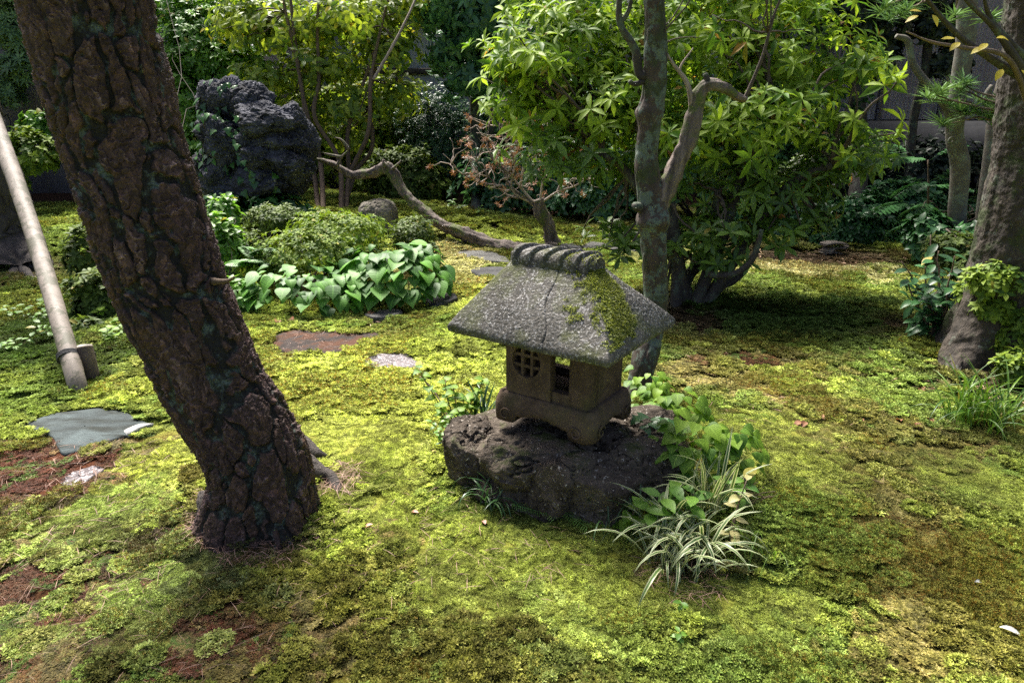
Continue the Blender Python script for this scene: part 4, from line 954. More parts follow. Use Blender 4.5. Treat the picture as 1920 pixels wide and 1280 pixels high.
def at(px, py, y): return V(px, py, y)

# ------------------------------------------------------------------ scholar rock with ivy
SRY = 7.9
def fsch(D):
    w_ = np.stack([fbm(D * 1.6, 3, 101), fbm(D * 1.6 + 5, 3, 102), fbm(D * 1.6 + 9, 3, 103)], -1)
    q = D * np.array([1.5, 1.5, 2.5]) + w_ * 2.2 + 5; f1, f2, i1 = voro(q, 21); e = sstep(0, .34, f2 - f1)
    g1, g2, i2 = voro(D * np.array([5, 5, 8.]) + w_ * 3, 25); e2 = sstep(0, .25, g2 - g1)
    dm = 1 - np.clip(f1, 0, 1) ** 2; dm2 = 1 - np.clip(g1, 0, 1) ** 2
    return (.86 + .24 * dm - .20 * (1 - sstep(0, .13, f2 - f1)) + .16 * (i1 - .5) * sstep(0, .2, f2 - f1) + .03 * dm2 - .05 * (1 - sstep(0, .10, g2 - g1)) + .08 * fbm(D * 2, 4, 104) + .16 * fbm(D * 6, 5, 105, .6) - .10 * sstep(.12, .24, fbm(D * 7 + 3, 2, 107))) * sup(D, 2.4)
sr = thing('scholar_rock', 'tall blue black pitted scholar rock standing behind the azalea', 'rock', G(480, 425))
cc = V(480, 270, SRY); svs = []
for k, (px_, py_, dy, rx, rz, ry) in enumerate(((478, 285, .12, 64, 74, .34), (440, 192, .0, 36, 40, .22), (405, 205, .1, 36, 50, .25), (495, 225, -.28, 50, 34, .25), (470, 200, -.1, 36, 34, .22), (545, 232, -.2, 36, 30, .22), (418, 268, -.3, 42, 38, .24), (562, 272, -.2, 30, 36, .22), (487, 300, -.42, 34, 20, .2), (520, 262, -.36, 34, 22, .2), (545, 312, -.32, 44, 28, .25), (495, 338, -.36, 56, 30, .28), (398, 318, -.2, 36, 42, .26), (440, 345, -.2, 46, 36, .28), (540, 345, -.1, 36, 34, .25), (470, 262, -.38, 22, 18, .16))):
    dep = SRY * cP + .3; mb = rockmesh(V(px_, py_, SRY + dy), (rx * dep / FPX, ry, rz * dep / FPX), 200, 150, flobe(300 + k * 7, 15, .76, .42, .12, 10)); svs.append(mb.v[0].copy()); put('lobe', mb, M['scholar'], sr)
srv = np.concatenate(svs)
mb = rockmesh(V(470, 400, SRY) , (.50, .38, .36), 160, 120, flobe(77)); put('foot_stone', mb, M['scholar'], sr)
def leaf_mesh(name, rows, fold, curl, W=1., notch=0, mk='heart'):
    tv, tt, tq, sd = leaf_template(rows, fold, curl); tv = tv * [1, W, 1]
    if notch: tv[0][0] += notch
    mb = MB(); mb.add(tv, [a for a in (tt, tq) if len(a)], .0); me = mb.mesh(name, attrs={'side': sd}); me.materials.append(M[mk]); return me
HROWS = [(.10, 0), (-.02, .2), (.06, .36), (.2, .45), (.38, .44), (.56, .34), (.74, .2), (.88, .08), (1, 0)]
OROWS = [(0, 0), (.1, .12), (.25, .22), (.45, .27), (.65, .22), (.85, .1), (1, 0)]
IROWS = [(.1, 0), (-.04, .22), (.12, .34), (.26, .56), (.38, .34), (.52, .26), (.7, .2), (.86, .09), (1, 0)]
def leafset(name, rows, mk, W=1., foldc=((.2, .6), (.3, .9), (.12, .35))):
    return [leaf_mesh(name, rows, f, c, W, 0, mk) for f, c in foldc]
LM_HEART = leafset('leaf', HROWS, 'heart'); LM_CREEP = leafset('leaf', HROWS, 'creeper'); LM_IVY = leafset('leaf', IROWS, 'ivy'); LM_CAM = leafset('leaf', OROWS, 'camellia', .85)
LM_FRESH = leafset('leaf', OROWS, 'fresh'); LM_PALE = leafset('leaf', OROWS, 'pale_leaf'); LM_YEL = leafset('leaf', OROWS, 'yellow_leaf'); LM_DRY = leafset('leaf', OROWS, 'dry', foldc=((.5, 1.4), (.7, .8)))
LM_PINK = leafset('leaf', OROWS, 'pinkleaf', .8, foldc=((.5, .9),)); LM_PET = leafset('petal', OROWS, 'petal', .5, foldc=((.5, .9),))
def leafobj(parent, meshes, p, d, L, n=(0, 0, 1), name='leaf'):
    o = bpy.data.objects.new(name, meshes[int(rng.integers(len(meshes)))]); COL.objects.link(o); o.parent = parent
    d = Vector(d).normalized(); n = Vector(n); s = n.cross(d)
    if s.length < 1e-4: s = Vector((1, 0, 0))
    s.normalize(); u = d.cross(s); q = Vector(np.asarray(p, float) - org(parent)) if parent else Vector(np.asarray(p, float))
    M4 = Matrix((( d.x * L, s.x * L, u.x * L, q.x), (d.y * L, s.y * L, u.y * L, q.y), (d.z * L, s.z * L, u.z * L, q.z), (0, 0, 0, 1)))
    o.matrix_basis = M4; return o
ivy = thing('ivy', 'dark green ivy climbing the left and lower side of the scholar rock', 'ivy', G(450, 430))
front = srv[(srv[:, 1] < cc[1] - .05)]
def near_px(P):                                   # photo pixel of world points (only to choose where the ivy grows)
    q = P - [0, 0, CZ]; f = q[:, 1] * cP - q[:, 2] * sP; u = q[:, 1] * sP + q[:, 2] * cP; return 960 + FPX * q[:, 0] / f, 640 - FPX * u / f
ix, iy = near_px(front)
wgt = np.exp(-((ix - 395) / 35) ** 2 - ((iy - 235) / 60) ** 2) + 1.1 * np.exp(-((ix - 440) / 25) ** 2 - ((iy - 300) / 28) ** 2) + .8 * np.exp(-((ix - 450) / 60) ** 2 - ((iy - 365) / 25) ** 2) + .25 * np.exp(-((ix - 420) / 50) ** 2 - ((iy - 200) / 18) ** 2)
sel = rng.choice(len(front), 230, p=wgt / wgt.sum())
for j in sel:
    p = front[j]; nrm_ = norm(p - cc); leafobj(ivy, LM_IVY, p + nrm_ * .03, np.array([(rng.random() - .5) * 1.2, -.5, -.8 + .5 * rng.random()]), .06 + .045 * rng.random(), nrm_ + [0, -.4, .5])
for k in range(6):
    s_ = front[sel[k * 7]]; e = front[sel[k * 11 + 3]]; mb = MB(); tube(mb, crooked(s_ + [0, -.03, 0], e + [0, -.03, 0], 6, .1), [.006, .003], 14, 5); put('vine', mb, M['twig'], ivy)
bl = bush('ivy_mound', 'dark ivy and leaves heaped at the foot of the scholar rock', 'ivy', G(510, 440), [(V(515, 395, 7.4), (.45, .3, .18), 1), (V(420, 400, 7.3), (.25, .3, .2), .5)], 260, 5, .075, LT_HEART, 'ivy', r0=.006, nst=3)

# ------------------------------------------------------------------ round stone, azaleas, heart leaves
rs_ = G(705, 440); mb = rockmesh((rs_[0], rs_[1] + .15, rs_[2] + .1), (.23, .2, .27), 180, 120, frock(41, 1.3, .04, .06, .04)); put('round_stone', mb, M['boulder'], label='rounded grey brown stone rising behind the azalea', cat='stone', at=rs_)
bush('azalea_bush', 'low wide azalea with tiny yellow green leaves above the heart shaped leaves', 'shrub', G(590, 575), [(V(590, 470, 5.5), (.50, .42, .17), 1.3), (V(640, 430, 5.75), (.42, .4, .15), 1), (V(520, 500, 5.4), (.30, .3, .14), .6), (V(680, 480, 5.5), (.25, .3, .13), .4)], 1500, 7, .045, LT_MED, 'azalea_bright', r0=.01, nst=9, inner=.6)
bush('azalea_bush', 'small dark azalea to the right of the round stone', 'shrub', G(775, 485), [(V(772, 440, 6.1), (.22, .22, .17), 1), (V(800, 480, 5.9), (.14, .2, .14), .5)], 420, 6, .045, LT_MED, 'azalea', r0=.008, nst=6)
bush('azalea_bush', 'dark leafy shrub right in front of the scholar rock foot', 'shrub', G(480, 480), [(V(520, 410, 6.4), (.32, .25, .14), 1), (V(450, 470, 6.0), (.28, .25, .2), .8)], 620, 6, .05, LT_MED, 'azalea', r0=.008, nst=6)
bush('seedling_shrub', 'upright green leafy shrub squeezed between the pine trunk and the azalea', 'shrub', G(440, 560), [(V(425, 470, 5.6), (.13, .2, .28), 1), (V(455, 560, 5.0), (.2, .2, .14), .8), (V(420, 400, 5.9), (.1, .15, .16), .4)], 330, 6, .075, LT_OVAL, 'fresh', r0=.006, nst=6)
hl = thing('heart_leaf_clump', 'spreading clump of glossy heart shaped leaves beside the stepping stones', 'plant', G(620, 600))
def clump(parent, meshes, A, B, width, h, n, L, out=(0, -1), s=1, mnt=None):
    """leaves overlapping like tiles on a mound along the line A-B; out is the side they face"""
    A = np.asarray(A); B = np.asarray(B); o2 = np.array([out[0], out[1]]) / math.hypot(*out)
    for k in range(n):
        t_ = rng.random(); w_ = rng.random() ** .8; c = A + (B - A) * t_; x_, y_ = c[:2] + o2 * width * (1 - w_) * (.7 + .3 * math.sin(t_ * math.pi))
        hz = h * (w_ ** .6) * (.55 + .45 * math.sin(t_ * math.pi)) + .02 + .03 * rng.random()
        p = np.array([x_, y_, float(gh(x_, y_)) + hz]); a = (rng.random() - .5) * 1.7
        d = np.array([o2[0] * math.cos(a) - o2[1] * math.sin(a), o2[0] * math.sin(a) + o2[1] * math.cos(a), -.25 - .55 * (1 - w_) + .3 * rng.random()])
        leafobj(parent, meshes, p, d, L * (.7 + .5 * rng.random()), (o2[0] * .35 + (rng.random() - .5) * .5, o2[1] * .35 + (rng.random() - .5) * .5, 1))
def mound(parent, meshes, c, rx, ry, H, n, L, yc=0.):
    for k in range(n):
        r = math.sqrt(rng.random()) ** .8; a = rng.random() * 6.283
        if math.sin(a) > .35: a = -a                      # most leaves turn to the open side
        dx, dy = math.cos(a) * r * rx, math.sin(a) * r * ry; x_, y_ = c[0] + dx, c[1] + yc + dy
        z_ = float(gh(x_, y_)) + H * math.sqrt(max(0, 1 - r ** 2.4)) + .03 + .035 * rng.random(); j = (rng.random() - .5) * 1.3; a2 = a + j
        out = np.array([math.cos(a2), math.sin(a2) - .35]); stp = r ** 2
        z_ += .05 * float(noise(np.array([x_ * 7, y_ * 7, 1.]), 5)) + .03 * rng.normal()
        leafobj(parent, meshes, (x_, y_, z_), (out[0], out[1], -.1 - .8 * stp * .7 + .7 * (rng.random() - .5)), L * (.5 + .7 * rng.random()), (out[0] * (.3 + .6 * stp) + (rng.random() - .5) * .5, out[1] * (.3 + .6 * stp) + (rng.random() - .5) * .5, .8))
g1 = G(560, 590); mound(hl, LM_HEART, g1, .56, .42, .21, 120, .125, .32)
g1 = G(720, 585); mound(hl, LM_HEART, g1, .45, .50, .33, 170, .14, .45)
mb = MB()
for k in range(60):
    q = G(490 + rng.random() * 300, 560 + rng.random() * 20); tube(mb, [q, q + [rng.random() * .1 - .05, -.05, .18]], [.004, .003], 4, 5)
put('stem', mb, M['stem_brown'], hl)['kind'] = 'stuff'
for k in range(9):
    q = G(*[(520, 608), (545, 604), (600, 590), (665, 590), (700, 592), (715, 585), (740, 580), (805, 550), (812, 535)][k]); leafobj(hl, LM_DRY, q + [0, 0, .03], (rng.random() - .5, -.6, .2 * rng.random()), .09, (rng.random() - .5, 0, 1))
# fern frond
def frond(parent, base, dirv, L, lw, n=22, mk='fern', droop=.5, name='frond', pinn=LT_LONG, asp=1.6):
    d = norm(np.array(dirv, float)); t_ = np.linspace(0, 1, n); P = np.asarray(base) + d * L * t_[:, None] - np.array([0, 0, 1.]) * (droop * L * t_ ** 2)[:, None]
    T = np.gradient(P, axis=0); T = norm(T); S_ = norm(np.cross(T, [0, 0, 1.])); mb = MB(); tube(mb, P, [.004, .001], n, 4)
    ln = lw * np.sin(np.clip(t_ * .93 + .07, 0, 1) * math.pi) ** .7
    for sg in (1, -1):
        leaves(mb, P[2:], sg * S_[2:] + T[2:] * .45 + [0, 0, .05], ln[2:], pinn, asp, jn=.15, tint=.5 + .3 * rng.random(n - 2))
    put(name, mb, M[mk], parent)
fe = thing('fern', 'pale green fern frond fanning out above the azalea near the pine trunk', 'fern', G(480, 560)); fb_ = V(487, 500, 5.35)
for a in ((-.5, -.5, .5), (0, -.6, .55), (.5, -.4, .5), (-.15, -.3, .9), (.25, -.3, .8)): frond(fe, fb_, a, .34, .12, 20, droop=.4)

# ------------------------------------------------------------------ gnarled tree with the bent bough
gb = G(1040, 468); gn = thing('gnarled_dead_tree', 'half dead gnarled little tree with rusty twigs and a long bent bough reaching left', 'tree', gb)
def tr(pts_, rad, n, mk, name, m=12, rough=.2, fr=14, s=0, parent=None):
    st = .5 if mk == 'driftwood' and n > 20 else 0; m = max(m, 26) if st else m
    mb = MB(); tube(mb, pts_, rad, n, m, rough, s, fr, stri=st); return put(name, mb, M[mk], parent or gn)
Y0 = gb[1]
tr([gb - [0, 0, .05], V(1030, 430, Y0), V(1015, 400, Y0), V(1008, 374, Y0)], [.085, .07, .075, .05], 26, 'driftwood', 'trunk', 14, .25)
tr([gb + [.0, -.12, .03], V(985, 468, Y0 - .25), V(930, 458, Y0 - .1), V(872, 440, Y0), V(826, 420, Y0 + .1), V(785, 388, Y0 + .2), V(755, 355, Y0 + .3), V(738, 325, Y0 + .35), V(722, 314, Y0 + .4), V(695, 324, Y0 + .45), V(660, 328, Y0 + .5), V(625, 308, Y0 + .5), V(592, 298, Y0 + .5)], [.07, .06, .062, .066, .06, .056, .055, .058, .062, .05, .046, .035, .016], 110, 'driftwood', 'bough', 14, .30, 16)
for a in (((870, 440), (850, 424), (857, 436)), ((925, 458), (912, 446), (930, 452)), ((722, 314), (718, 300), (730, 308)), ((735, 318), (748, 306), (752, 300)), ((632, 312), (640, 295), (655, 280)), ((655, 280), (640, 262), (628, 258)), ((640, 295), (618, 290), (600, 285))):
    tr([V(*q, Y0 + .3) for q in a], [.022, .012, .004], 8, 'driftwood', 'snag', 7)
limbs = [[(1005, 385), (985, 372), (955, 368), (935, 352), (915, 330), (893, 303)], [(1000, 380), (975, 350), (955, 325), (938, 300), (930, 282)], [(1012, 382), (1045, 360), (1075, 350), (1100, 335), (1120, 320)], [(940, 350), (900, 342), (870, 328), (845, 308)], [(1005, 385), (960, 355), (965, 300), (940, 250), (935, 225)], [(975, 352), (985, 300), (1000, 262), (1012, 238)], [(955, 325), (925, 300), (912, 262), (918, 235)], [(1045, 360), (1060, 320), (1065, 300)], [(1012, 380), (1020, 330), (1030, 290)], [(985, 372), (950, 340), (948, 300), (965, 270)]]
tw_end = []
for k, l in enumerate(limbs):
    yy = Y0 + (rng.random() - .5) * .5; P = [V(*q, Y0 + (yy - Y0) * i / len(l)) for i, q in enumerate(l)]
    tr(P, [.024 if k < 1 else .014, .011, .007, .003], 30, 'bleached' if k % 3 else 'driftwood', 'limb', 8, .3, 20, k)
    for i in range(15):
        a = P[1 + int(rng.integers(len(P) - 1))]; e = a + (rng.random(3) - [.5, .5, .2]) * [.55, .45, .5]; tw_end.append(e); tr(crooked(a, e, 5, .16), [.006, .002], 10, 'bleached', 'twig', 4, 0)
mb = MB(); te = np.array(tw_end); te = te[rng.random(len(te)) < .75]
for rep in range(3):
    q = te + (rng.random(te.shape) - .5) * .05; rosettes(mb, q, rng.random(te.shape) - [.5, .5, .1], 7, .045, LT_NEEDLE, 2.4)
put('dry_sprays', mb, M['dry'], gn)
mb = MB(); q = te[::3] + (rng.random(te[::3].shape) - .5) * .08; rosettes(mb, q, rng.random(q.shape) - [.5, .5, 0], 7, .06, LT_NEEDLE, 1.5); put('green_sprays', mb, M['needle'], gn)
# stones behind the lantern
for q, r, mk, lb in (((1150, 462), (.13, .12, .13), 'step_granite', 'pale boulder with a flat top behind the slender trunk'), ((1115, 470), (.15, .12, .07), 'step_grey', 'low lilac grey stone left of the pale boulder'), ((1065, 470), (.16, .12, .06), 'step_dark', 'dark flat stone right behind the lantern ridge'), ((1170, 475), (.16, .14, .06), 'step_grey', 'low grey stone touching the slender trunk')):
    g = G(*q); mb = rockmesh(g + [0, 0, .02], r, 90, 60, frock(int(r[0] * 999), 1.5, .05)); put('garden_stone', mb, M[mk], label=lb, cat='stone', at=g)

# ------------------------------------------------------------------ slender lichened tree over the lantern
sb = G(1192, 742); sl_ = thing('slender_tree', 'slender mossy tree trunk rising just behind the lantern with cut branch stubs', 'tree', sb)
sy = sb[1]
pts_ = [sb - [0, 0, .06], V(1205, 690, sy + .02), V(1222, 620, sy + .1), V(1230, 560, sy + .15), V(1226, 470, sy + .15), V(1222, 385, sy + .15), V(1212, 300, sy + .15), V(1218, 230, sy + .15), V(1228, 150, sy + .15), V(1229, 60, sy + .15), V(1226, -40, sy + .15), V(1235, -260, sy + .2)]
def sdisp(c, P, th, L, r):
    f1, f2, i1 = voro(c * np.array([14, 14, 5]) + fbm(c * 6, 3, 3)[..., None], 3); d = .012 * fbm(c * 7, 4, 111) + .004 * fbm(c * 40, 3, 112) - .005 * (1 - sstep(0, .2, f2 - f1))
    for zz_, w_, a, am in ((1.02, .05, 3.0, .035), (.30, .1, 0, .02), (1.55, .04, 1., .02)): d = d + am * np.exp(-((L[:, None] - zz_) / w_) ** 2) * (.6 + .4 * np.cos(th[None] - a))
    return d + np.exp(-(L[:, None] / .12) ** 2) * .03, {}
mb, _ = trunk_mesh(pts_, [.066, .058, .062, .066, .066, .07, .058, .056, .056, .052, .048, .04], 110, 420, sdisp, 't'); put('trunk', mb, M['slender'], sl_)
sY = sy + .15
tr([V(1228, 400, sY), V(1246, 360, sY), V(1266, 315, sY), V(1290, 262, sY), V(1304, 210, sY), V(1314, 172, sY), V(1335, 160, sY), V(1362, 167, sY), V(1384, 182, sY), V(1400, 186, sY)], [.05, .046, .04, .04, .035, .03, .028, .026, .02, .014], 90, 'driftwood', 'limb', 12, .22, 18, 4, sl_)
tr([V(1322, 168, sY), V(1326, 152, sY), V(1322, 138, sY)], [.02, .017, .012], 8, 'dark_bark', 'stub', 8, .1, 20, 4, sl_)
tr([V(1224, 140, sY), V(1205, 142, sY), V(1197, 132, sY), V(1193, 100, sY), V(1180, 74, sY), V(1165, 52, sY), V(1160, 22, sY), V(1164, -20, sY)], [.03, .026, .022, .02, .018, .017, .015, .012], 50, 'dark_bark', 'limb', 10, .25, 18, 5, sl_)
tr([V(1165, 42, sY), V(1178, 22, sY), V(1186, -10, sY)], [.013, .01, .008], 12, 'dark_bark', 'limb', 8, .2, 18, 5, sl_)
tr([V(1396, 186, sY), V(1412, 150, sY), V(1432, 100, sY), V(1448, 40, sY), V(1470, -20, sY)], [.010, .009, .007, .005], 30, 'twig', 'twig', 6, .2, 18, 6, sl_)
tr([V(1300, 225, sY), V(1290, 160, sY), V(1262, 120, sY), V(1245, 92, sY)], [.015, .012, .008, .004], 24, 'bleached', 'twig', 6, .2, 18, 6, sl_)
tr([V(1290, 160, sY), V(1275, 130, sY), V(1300, 90, sY)], [.008, .006, .003], 14, 'bleached', 'twig', 5, .2, 18, 6, sl_)
tr([V(1205, 392, sY - .02), V(1195, 388, sY - .05), V(1190, 385, sY - .07)], [.028, .024, .018], 6, 'dark_bark', 'stub', 9, .2, 20, 8, sl_)
tr([V(1215, 150, sY), V(1190, 158, sY - .02), V(1180, 152, sY - .03)], [.014, .013, .01], 6, 'dark_bark', 'stub', 8, .2, 20, 8, sl_)
for k in range(14):
    a = V(1228, 60 + rng.random() * 60 if k % 2 else -40, sY) if k % 3 else V(1440, 60, sY); e = a + (rng.random(3) - [.5, .5, 0]) * [.5, .4, .5]
    tr(crooked(a, e, 5, .1), [.005, .002], 8, 'twig', 'twig', 4, 0, 9, 1, sl_)
cr = MB();  # unseen crown added above the trunk to shade the ground at right
for q in ((1150, -330, 3.7), (1420, -300, 3.9), (1300, -420, 3.6), (1560, -280, 4.1)):
    c, d = shell(V(*q), (.42, .4, .2), 110, .2); rosettes(cr, c, d + [0, 0, .5], 7, .08, LT_MED, 1.2)
put('crown', cr, M['azalea'], sl_)

# ------------------------------------------------------------------ the big rhododendron
rb = G(1290, 575); rh = thing('rhododendron', 'big spreading rhododendron with bright yellow green rosettes filling the middle of the garden', 'shrub', rb)
RY = rb[1]
blobs = [(1080, 95, 150, 95, .3), (1010, 190, 90, 60, .1), (1160, 200, 150, 75, 0), (1310, 60, 170, 110, .3), (1470, 110, 130, 100, .2), (1600, 130, 60, 30, 0), (1420, 230, 190, 75, -.2), (1580, 300, 95, 50, .1), (1300, 300, 130, 45, .1), (1080, 290, 100, 50, .1), (1450, 350, 130, 45, -.1), (1250, 200, 120, 90, .6), (1100, 20, 120, 60, .6), (1400, 0, 150, 60, .5), (960, 110, 40, 45, .2), (990, 120, 60, 40, 0)]
up_mb = MB(); lo_mb = MB(); allP = []
for (px_, py_, rx, rz, dy) in blobs:
    yy = RY + .35 + dy; dep = yy * cP + .3; c = V(px_, py_, yy); r = (rx * dep / FPX, .45, rz * dep / FPX)
    n = int(128 * (rx * rz / 9000) ** .8) + 20
    P, D_ = shell(c, (r[0] * 1.12, .5, r[2] * 1.1), n, .25, seed=int(rng.integers(99)), lump=.75); allP.append(P)
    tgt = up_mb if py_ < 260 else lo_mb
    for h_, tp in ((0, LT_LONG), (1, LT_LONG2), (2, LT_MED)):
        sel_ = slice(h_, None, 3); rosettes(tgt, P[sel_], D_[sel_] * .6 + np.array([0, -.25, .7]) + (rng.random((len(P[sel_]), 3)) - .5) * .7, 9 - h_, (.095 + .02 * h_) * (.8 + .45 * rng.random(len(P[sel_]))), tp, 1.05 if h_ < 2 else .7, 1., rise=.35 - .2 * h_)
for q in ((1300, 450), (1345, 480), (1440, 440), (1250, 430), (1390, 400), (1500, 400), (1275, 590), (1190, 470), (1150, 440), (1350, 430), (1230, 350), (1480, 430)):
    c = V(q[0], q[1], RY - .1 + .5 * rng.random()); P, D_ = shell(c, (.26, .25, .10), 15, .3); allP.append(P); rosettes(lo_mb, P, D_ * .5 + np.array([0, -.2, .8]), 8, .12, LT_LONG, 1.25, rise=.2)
put('upper_foliage', up_mb, M['rhodo'], rh); put('lower_foliage', lo_mb, M['rhodo_shaded'], rh, label='low leaves on the shaded side, shade put into their colour')
forks = []
for k, (a, b, c) in enumerate((((1275, 570), (1262, 480), (1250, 380)), ((1300, 560), (1330, 470), (1345, 360)), ((1310, 560), (1380, 520), (1420, 470)), ((1285, 560), (1240, 300), (1200, 250)), ((1295, 560), (1400, 300), (1450, 230)), ((1280, 560), (1180, 330), (1130, 290)), ((1300, 560), (1480, 350), (1560, 310)))):
    P = [rb + [(k - 3) * .03, .05 * (k % 2), -.06], V(*b, RY + .1 + .2 * rng.random()), V(*c, RY + .4 * rng.random())]; forks.append(P[2]); forks.append(P[1])
    tr([P[0], (P[0] + P[1]) / 2 + (rng.random(3) - .5) * .12, P[1], P[2]], [.05, .045, .036, .024], 30, 'dark_bark', 'branch', 10, .2, 12, k, rh)
tr([V(1330, 515, RY - .2), V(1372, 515, RY - .3), V(1408, 490, RY - .3), V(1422, 455, RY - .3), V(1428, 430, RY - .3)], [.028, .024, .022, .02, .014], 30, 'dark_bark', 'branch', 8, .2, 12, 9, rh)
fk = np.array(forks)
for P in allP:
    for j in rng.integers(0, len(P), 5):
        q = P[j]; s_ = fk[np.argmin(((fk - q) ** 2).sum(1))]; tr(crooked(s_, q, 6, .07, .05), [.014, .005], 14, 'twig', 'branch', 5, .1, 12, 1, rh)
# ------------------------------------------------------------------ background trees and shrubs
def crown(o, blobs, n, k, L, tpl, mk, W=1., up=.4, inner=.35, name='crown', spread=1., rise=.35):
    mb = MB(); tot = sum(b[1][0] * b[1][2] for b in blobs); ps = []
    for c, r in blobs:
        P, D_ = shell(c, r, max(6, int(n * r[0] * r[2] / tot)), inner, seed=int(rng.integers(99)), lump=.3); ps.append(P)
        rosettes(mb, P, D_ * .7 + np.array([0, -.15, up]), k, L, tpl, W, spread, rise=rise)
    put(name, mb, M[mk], o); return np.concatenate(ps)
def sphblob(px, py, y, rx, rz, ry=None):
    dep = y * cP + .3; return (V(px, py, y), (rx * dep / FPX, ry or rx * dep / FPX * .8, rz * dep / FPX))
# multi stemmed yellow green tree
b = G(640, 402); mt = thing('multi_stem_tree', 'thin multi stemmed tree with loose yellow green leaves behind the scholar rock', 'tree', b)
stems = [[(598, 405), (590, 330), (575, 230), (560, 130), (535, 20), (520, -60)], [(606, 405), (600, 300), (572, 200), (556, 100), (545, 0), (540, -60)], [(640, 400), (635, 300), (590, 220), (598, 150), (595, 60), (600, -40)], [(648, 400), (655, 330), (690, 250), (694, 160), (700, 120), (715, 50), (735, -30)], [(640, 395), (668, 320), (697, 280), (696, 200), (699, 150), (712, 90), (720, 0)], [(655, 330), (652, 250), (670, 190), (700, 100), (720, 30)], [(700, 150), (740, 80), (770, 20), (790, -30)]]
ep = []
for k, s_ in enumerate(stems):
    yy = 9.0 + .5 * rng.random(); P = [V(q[0], q[1], yy + .1 * i) for i, q in enumerate(s_)]; ep += P[3:]
    if k in (0, 1, 2, 3, 4): P[0] = G(*s_[0]) - [0, 0, .05]
    mbt = MB(); tube(mbt, P, [.034, .03, .026, .02, .014] if k < 6 else [.02, .016, .012], 40, 8, .2, k, 8); put('stem', mbt, M['stem_brown'] if k < 6 else M['bleached'], mt)
ps = crown(mt, [sphblob(*q) for q in ((520, 60, 9.8, 110, 60), (640, 40, 9.7, 110, 55), (720, 90, 9.9, 70, 60), (600, 130, 9.6, 80, 45), (500, 150, 9.6, 60, 40), (650, 200, 9.7, 90, 45), (560, 220, 9.6, 60, 40), (740, 180, 10., 60, 40), (640, 260, 9.8, 60, 30), (760, 20, 10., 60, 50), (460, 40, 9.8, 70, 50))], 1900, 4, .12, LT_OVAL, 'maple', .85, .35, .0, 'crown', 1.2, .12)
for j in rng.integers(0, len(ps), 60):
    q = ps[j]; e = ep[int(np.argmin([np.linalg.norm(a - q) for a in ep]))]; mbt = MB(); tube(mbt, crooked(e, q, 5, .08), [.012, .004], 10, 4); put('branch', mbt, M['twig'], mt)
# bright left shrub mass
bush('tall_shrub', 'bright green small leaved shrub between the pine trunk and the scholar rock', 'shrub', G(370, 420), [sphblob(380, 90, 10.6, 80, 80) + (1.2,), sphblob(340, 190, 10.2, 50, 80) + (1,), sphblob(430, 130, 10.4, 70, 60) + (1,), sphblob(380, 260, 10., 60, 50) + (.5,), sphblob(330, 20, 10.8, 60, 60) + (.6,), sphblob(470, 30, 11., 90, 60) + (.9,)], 2500, 6, .10, LT_OVAL, 'fresh', .8, 'twig', .006, 2, .25)
# dark backing hedge
for i, (px_, py_, y, rx, rz, mk, n, lb) in enumerate((
    (420, 200, 11.6, 160, 160, 'fresh', 900, 'hazy green hedge mass behind the bright left shrub'),
    (660, 260, 11.4, 150, 140, 'maple', 900, 'soft green hedge behind the multi stemmed tree'),
    (820, 270, 10.9, 100, 110, 'boxwood', 2600, 'blue green boxwood with tiny leaves left of the dark trunk'),
    (760, 340, 10.2, 90, 60, 'azalea', 1100, 'low yellowish shrub at the foot of the boxwood'),
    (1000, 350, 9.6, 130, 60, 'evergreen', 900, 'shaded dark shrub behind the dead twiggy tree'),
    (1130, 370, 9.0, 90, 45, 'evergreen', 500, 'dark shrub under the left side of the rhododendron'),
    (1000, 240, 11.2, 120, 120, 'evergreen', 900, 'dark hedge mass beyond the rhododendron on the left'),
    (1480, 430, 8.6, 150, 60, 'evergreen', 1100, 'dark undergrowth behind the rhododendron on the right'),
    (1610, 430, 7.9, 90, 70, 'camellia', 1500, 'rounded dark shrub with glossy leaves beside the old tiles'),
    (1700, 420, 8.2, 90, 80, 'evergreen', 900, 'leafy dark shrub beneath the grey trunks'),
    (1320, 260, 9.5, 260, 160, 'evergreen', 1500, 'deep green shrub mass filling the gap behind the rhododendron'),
    (1560, 340, 10.8, 120, 60, 'black_green', 500, 'shrub in the shade of the shed, its leaves painted nearly black for shade'),
    (1740, 330, 10.6, 120, 80, 'black_green', 500, 'shrub behind the grey trunks, its leaves painted black green for shade'),
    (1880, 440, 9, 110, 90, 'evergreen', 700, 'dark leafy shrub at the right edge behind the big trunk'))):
    c, r = sphblob(px_, py_, y, rx, rz); g = np.array([c[0], c[1], float(gh(c[0], c[1]))])
    small = mk == 'boxwood'
    bush('hedge_shrub' if i in (0, 1, 6, 10) else 'shrub', lb, 'shrub', g, [(c, (r[0], r[1] * .6, r[2]), 1.)], n, 6, .055 if small else (.075 if mk in ('camellia', 'azalea') else .12), LT_SMALL if small else LT_OVAL, mk, .9, 'dark_bark', .02, 7, .35)
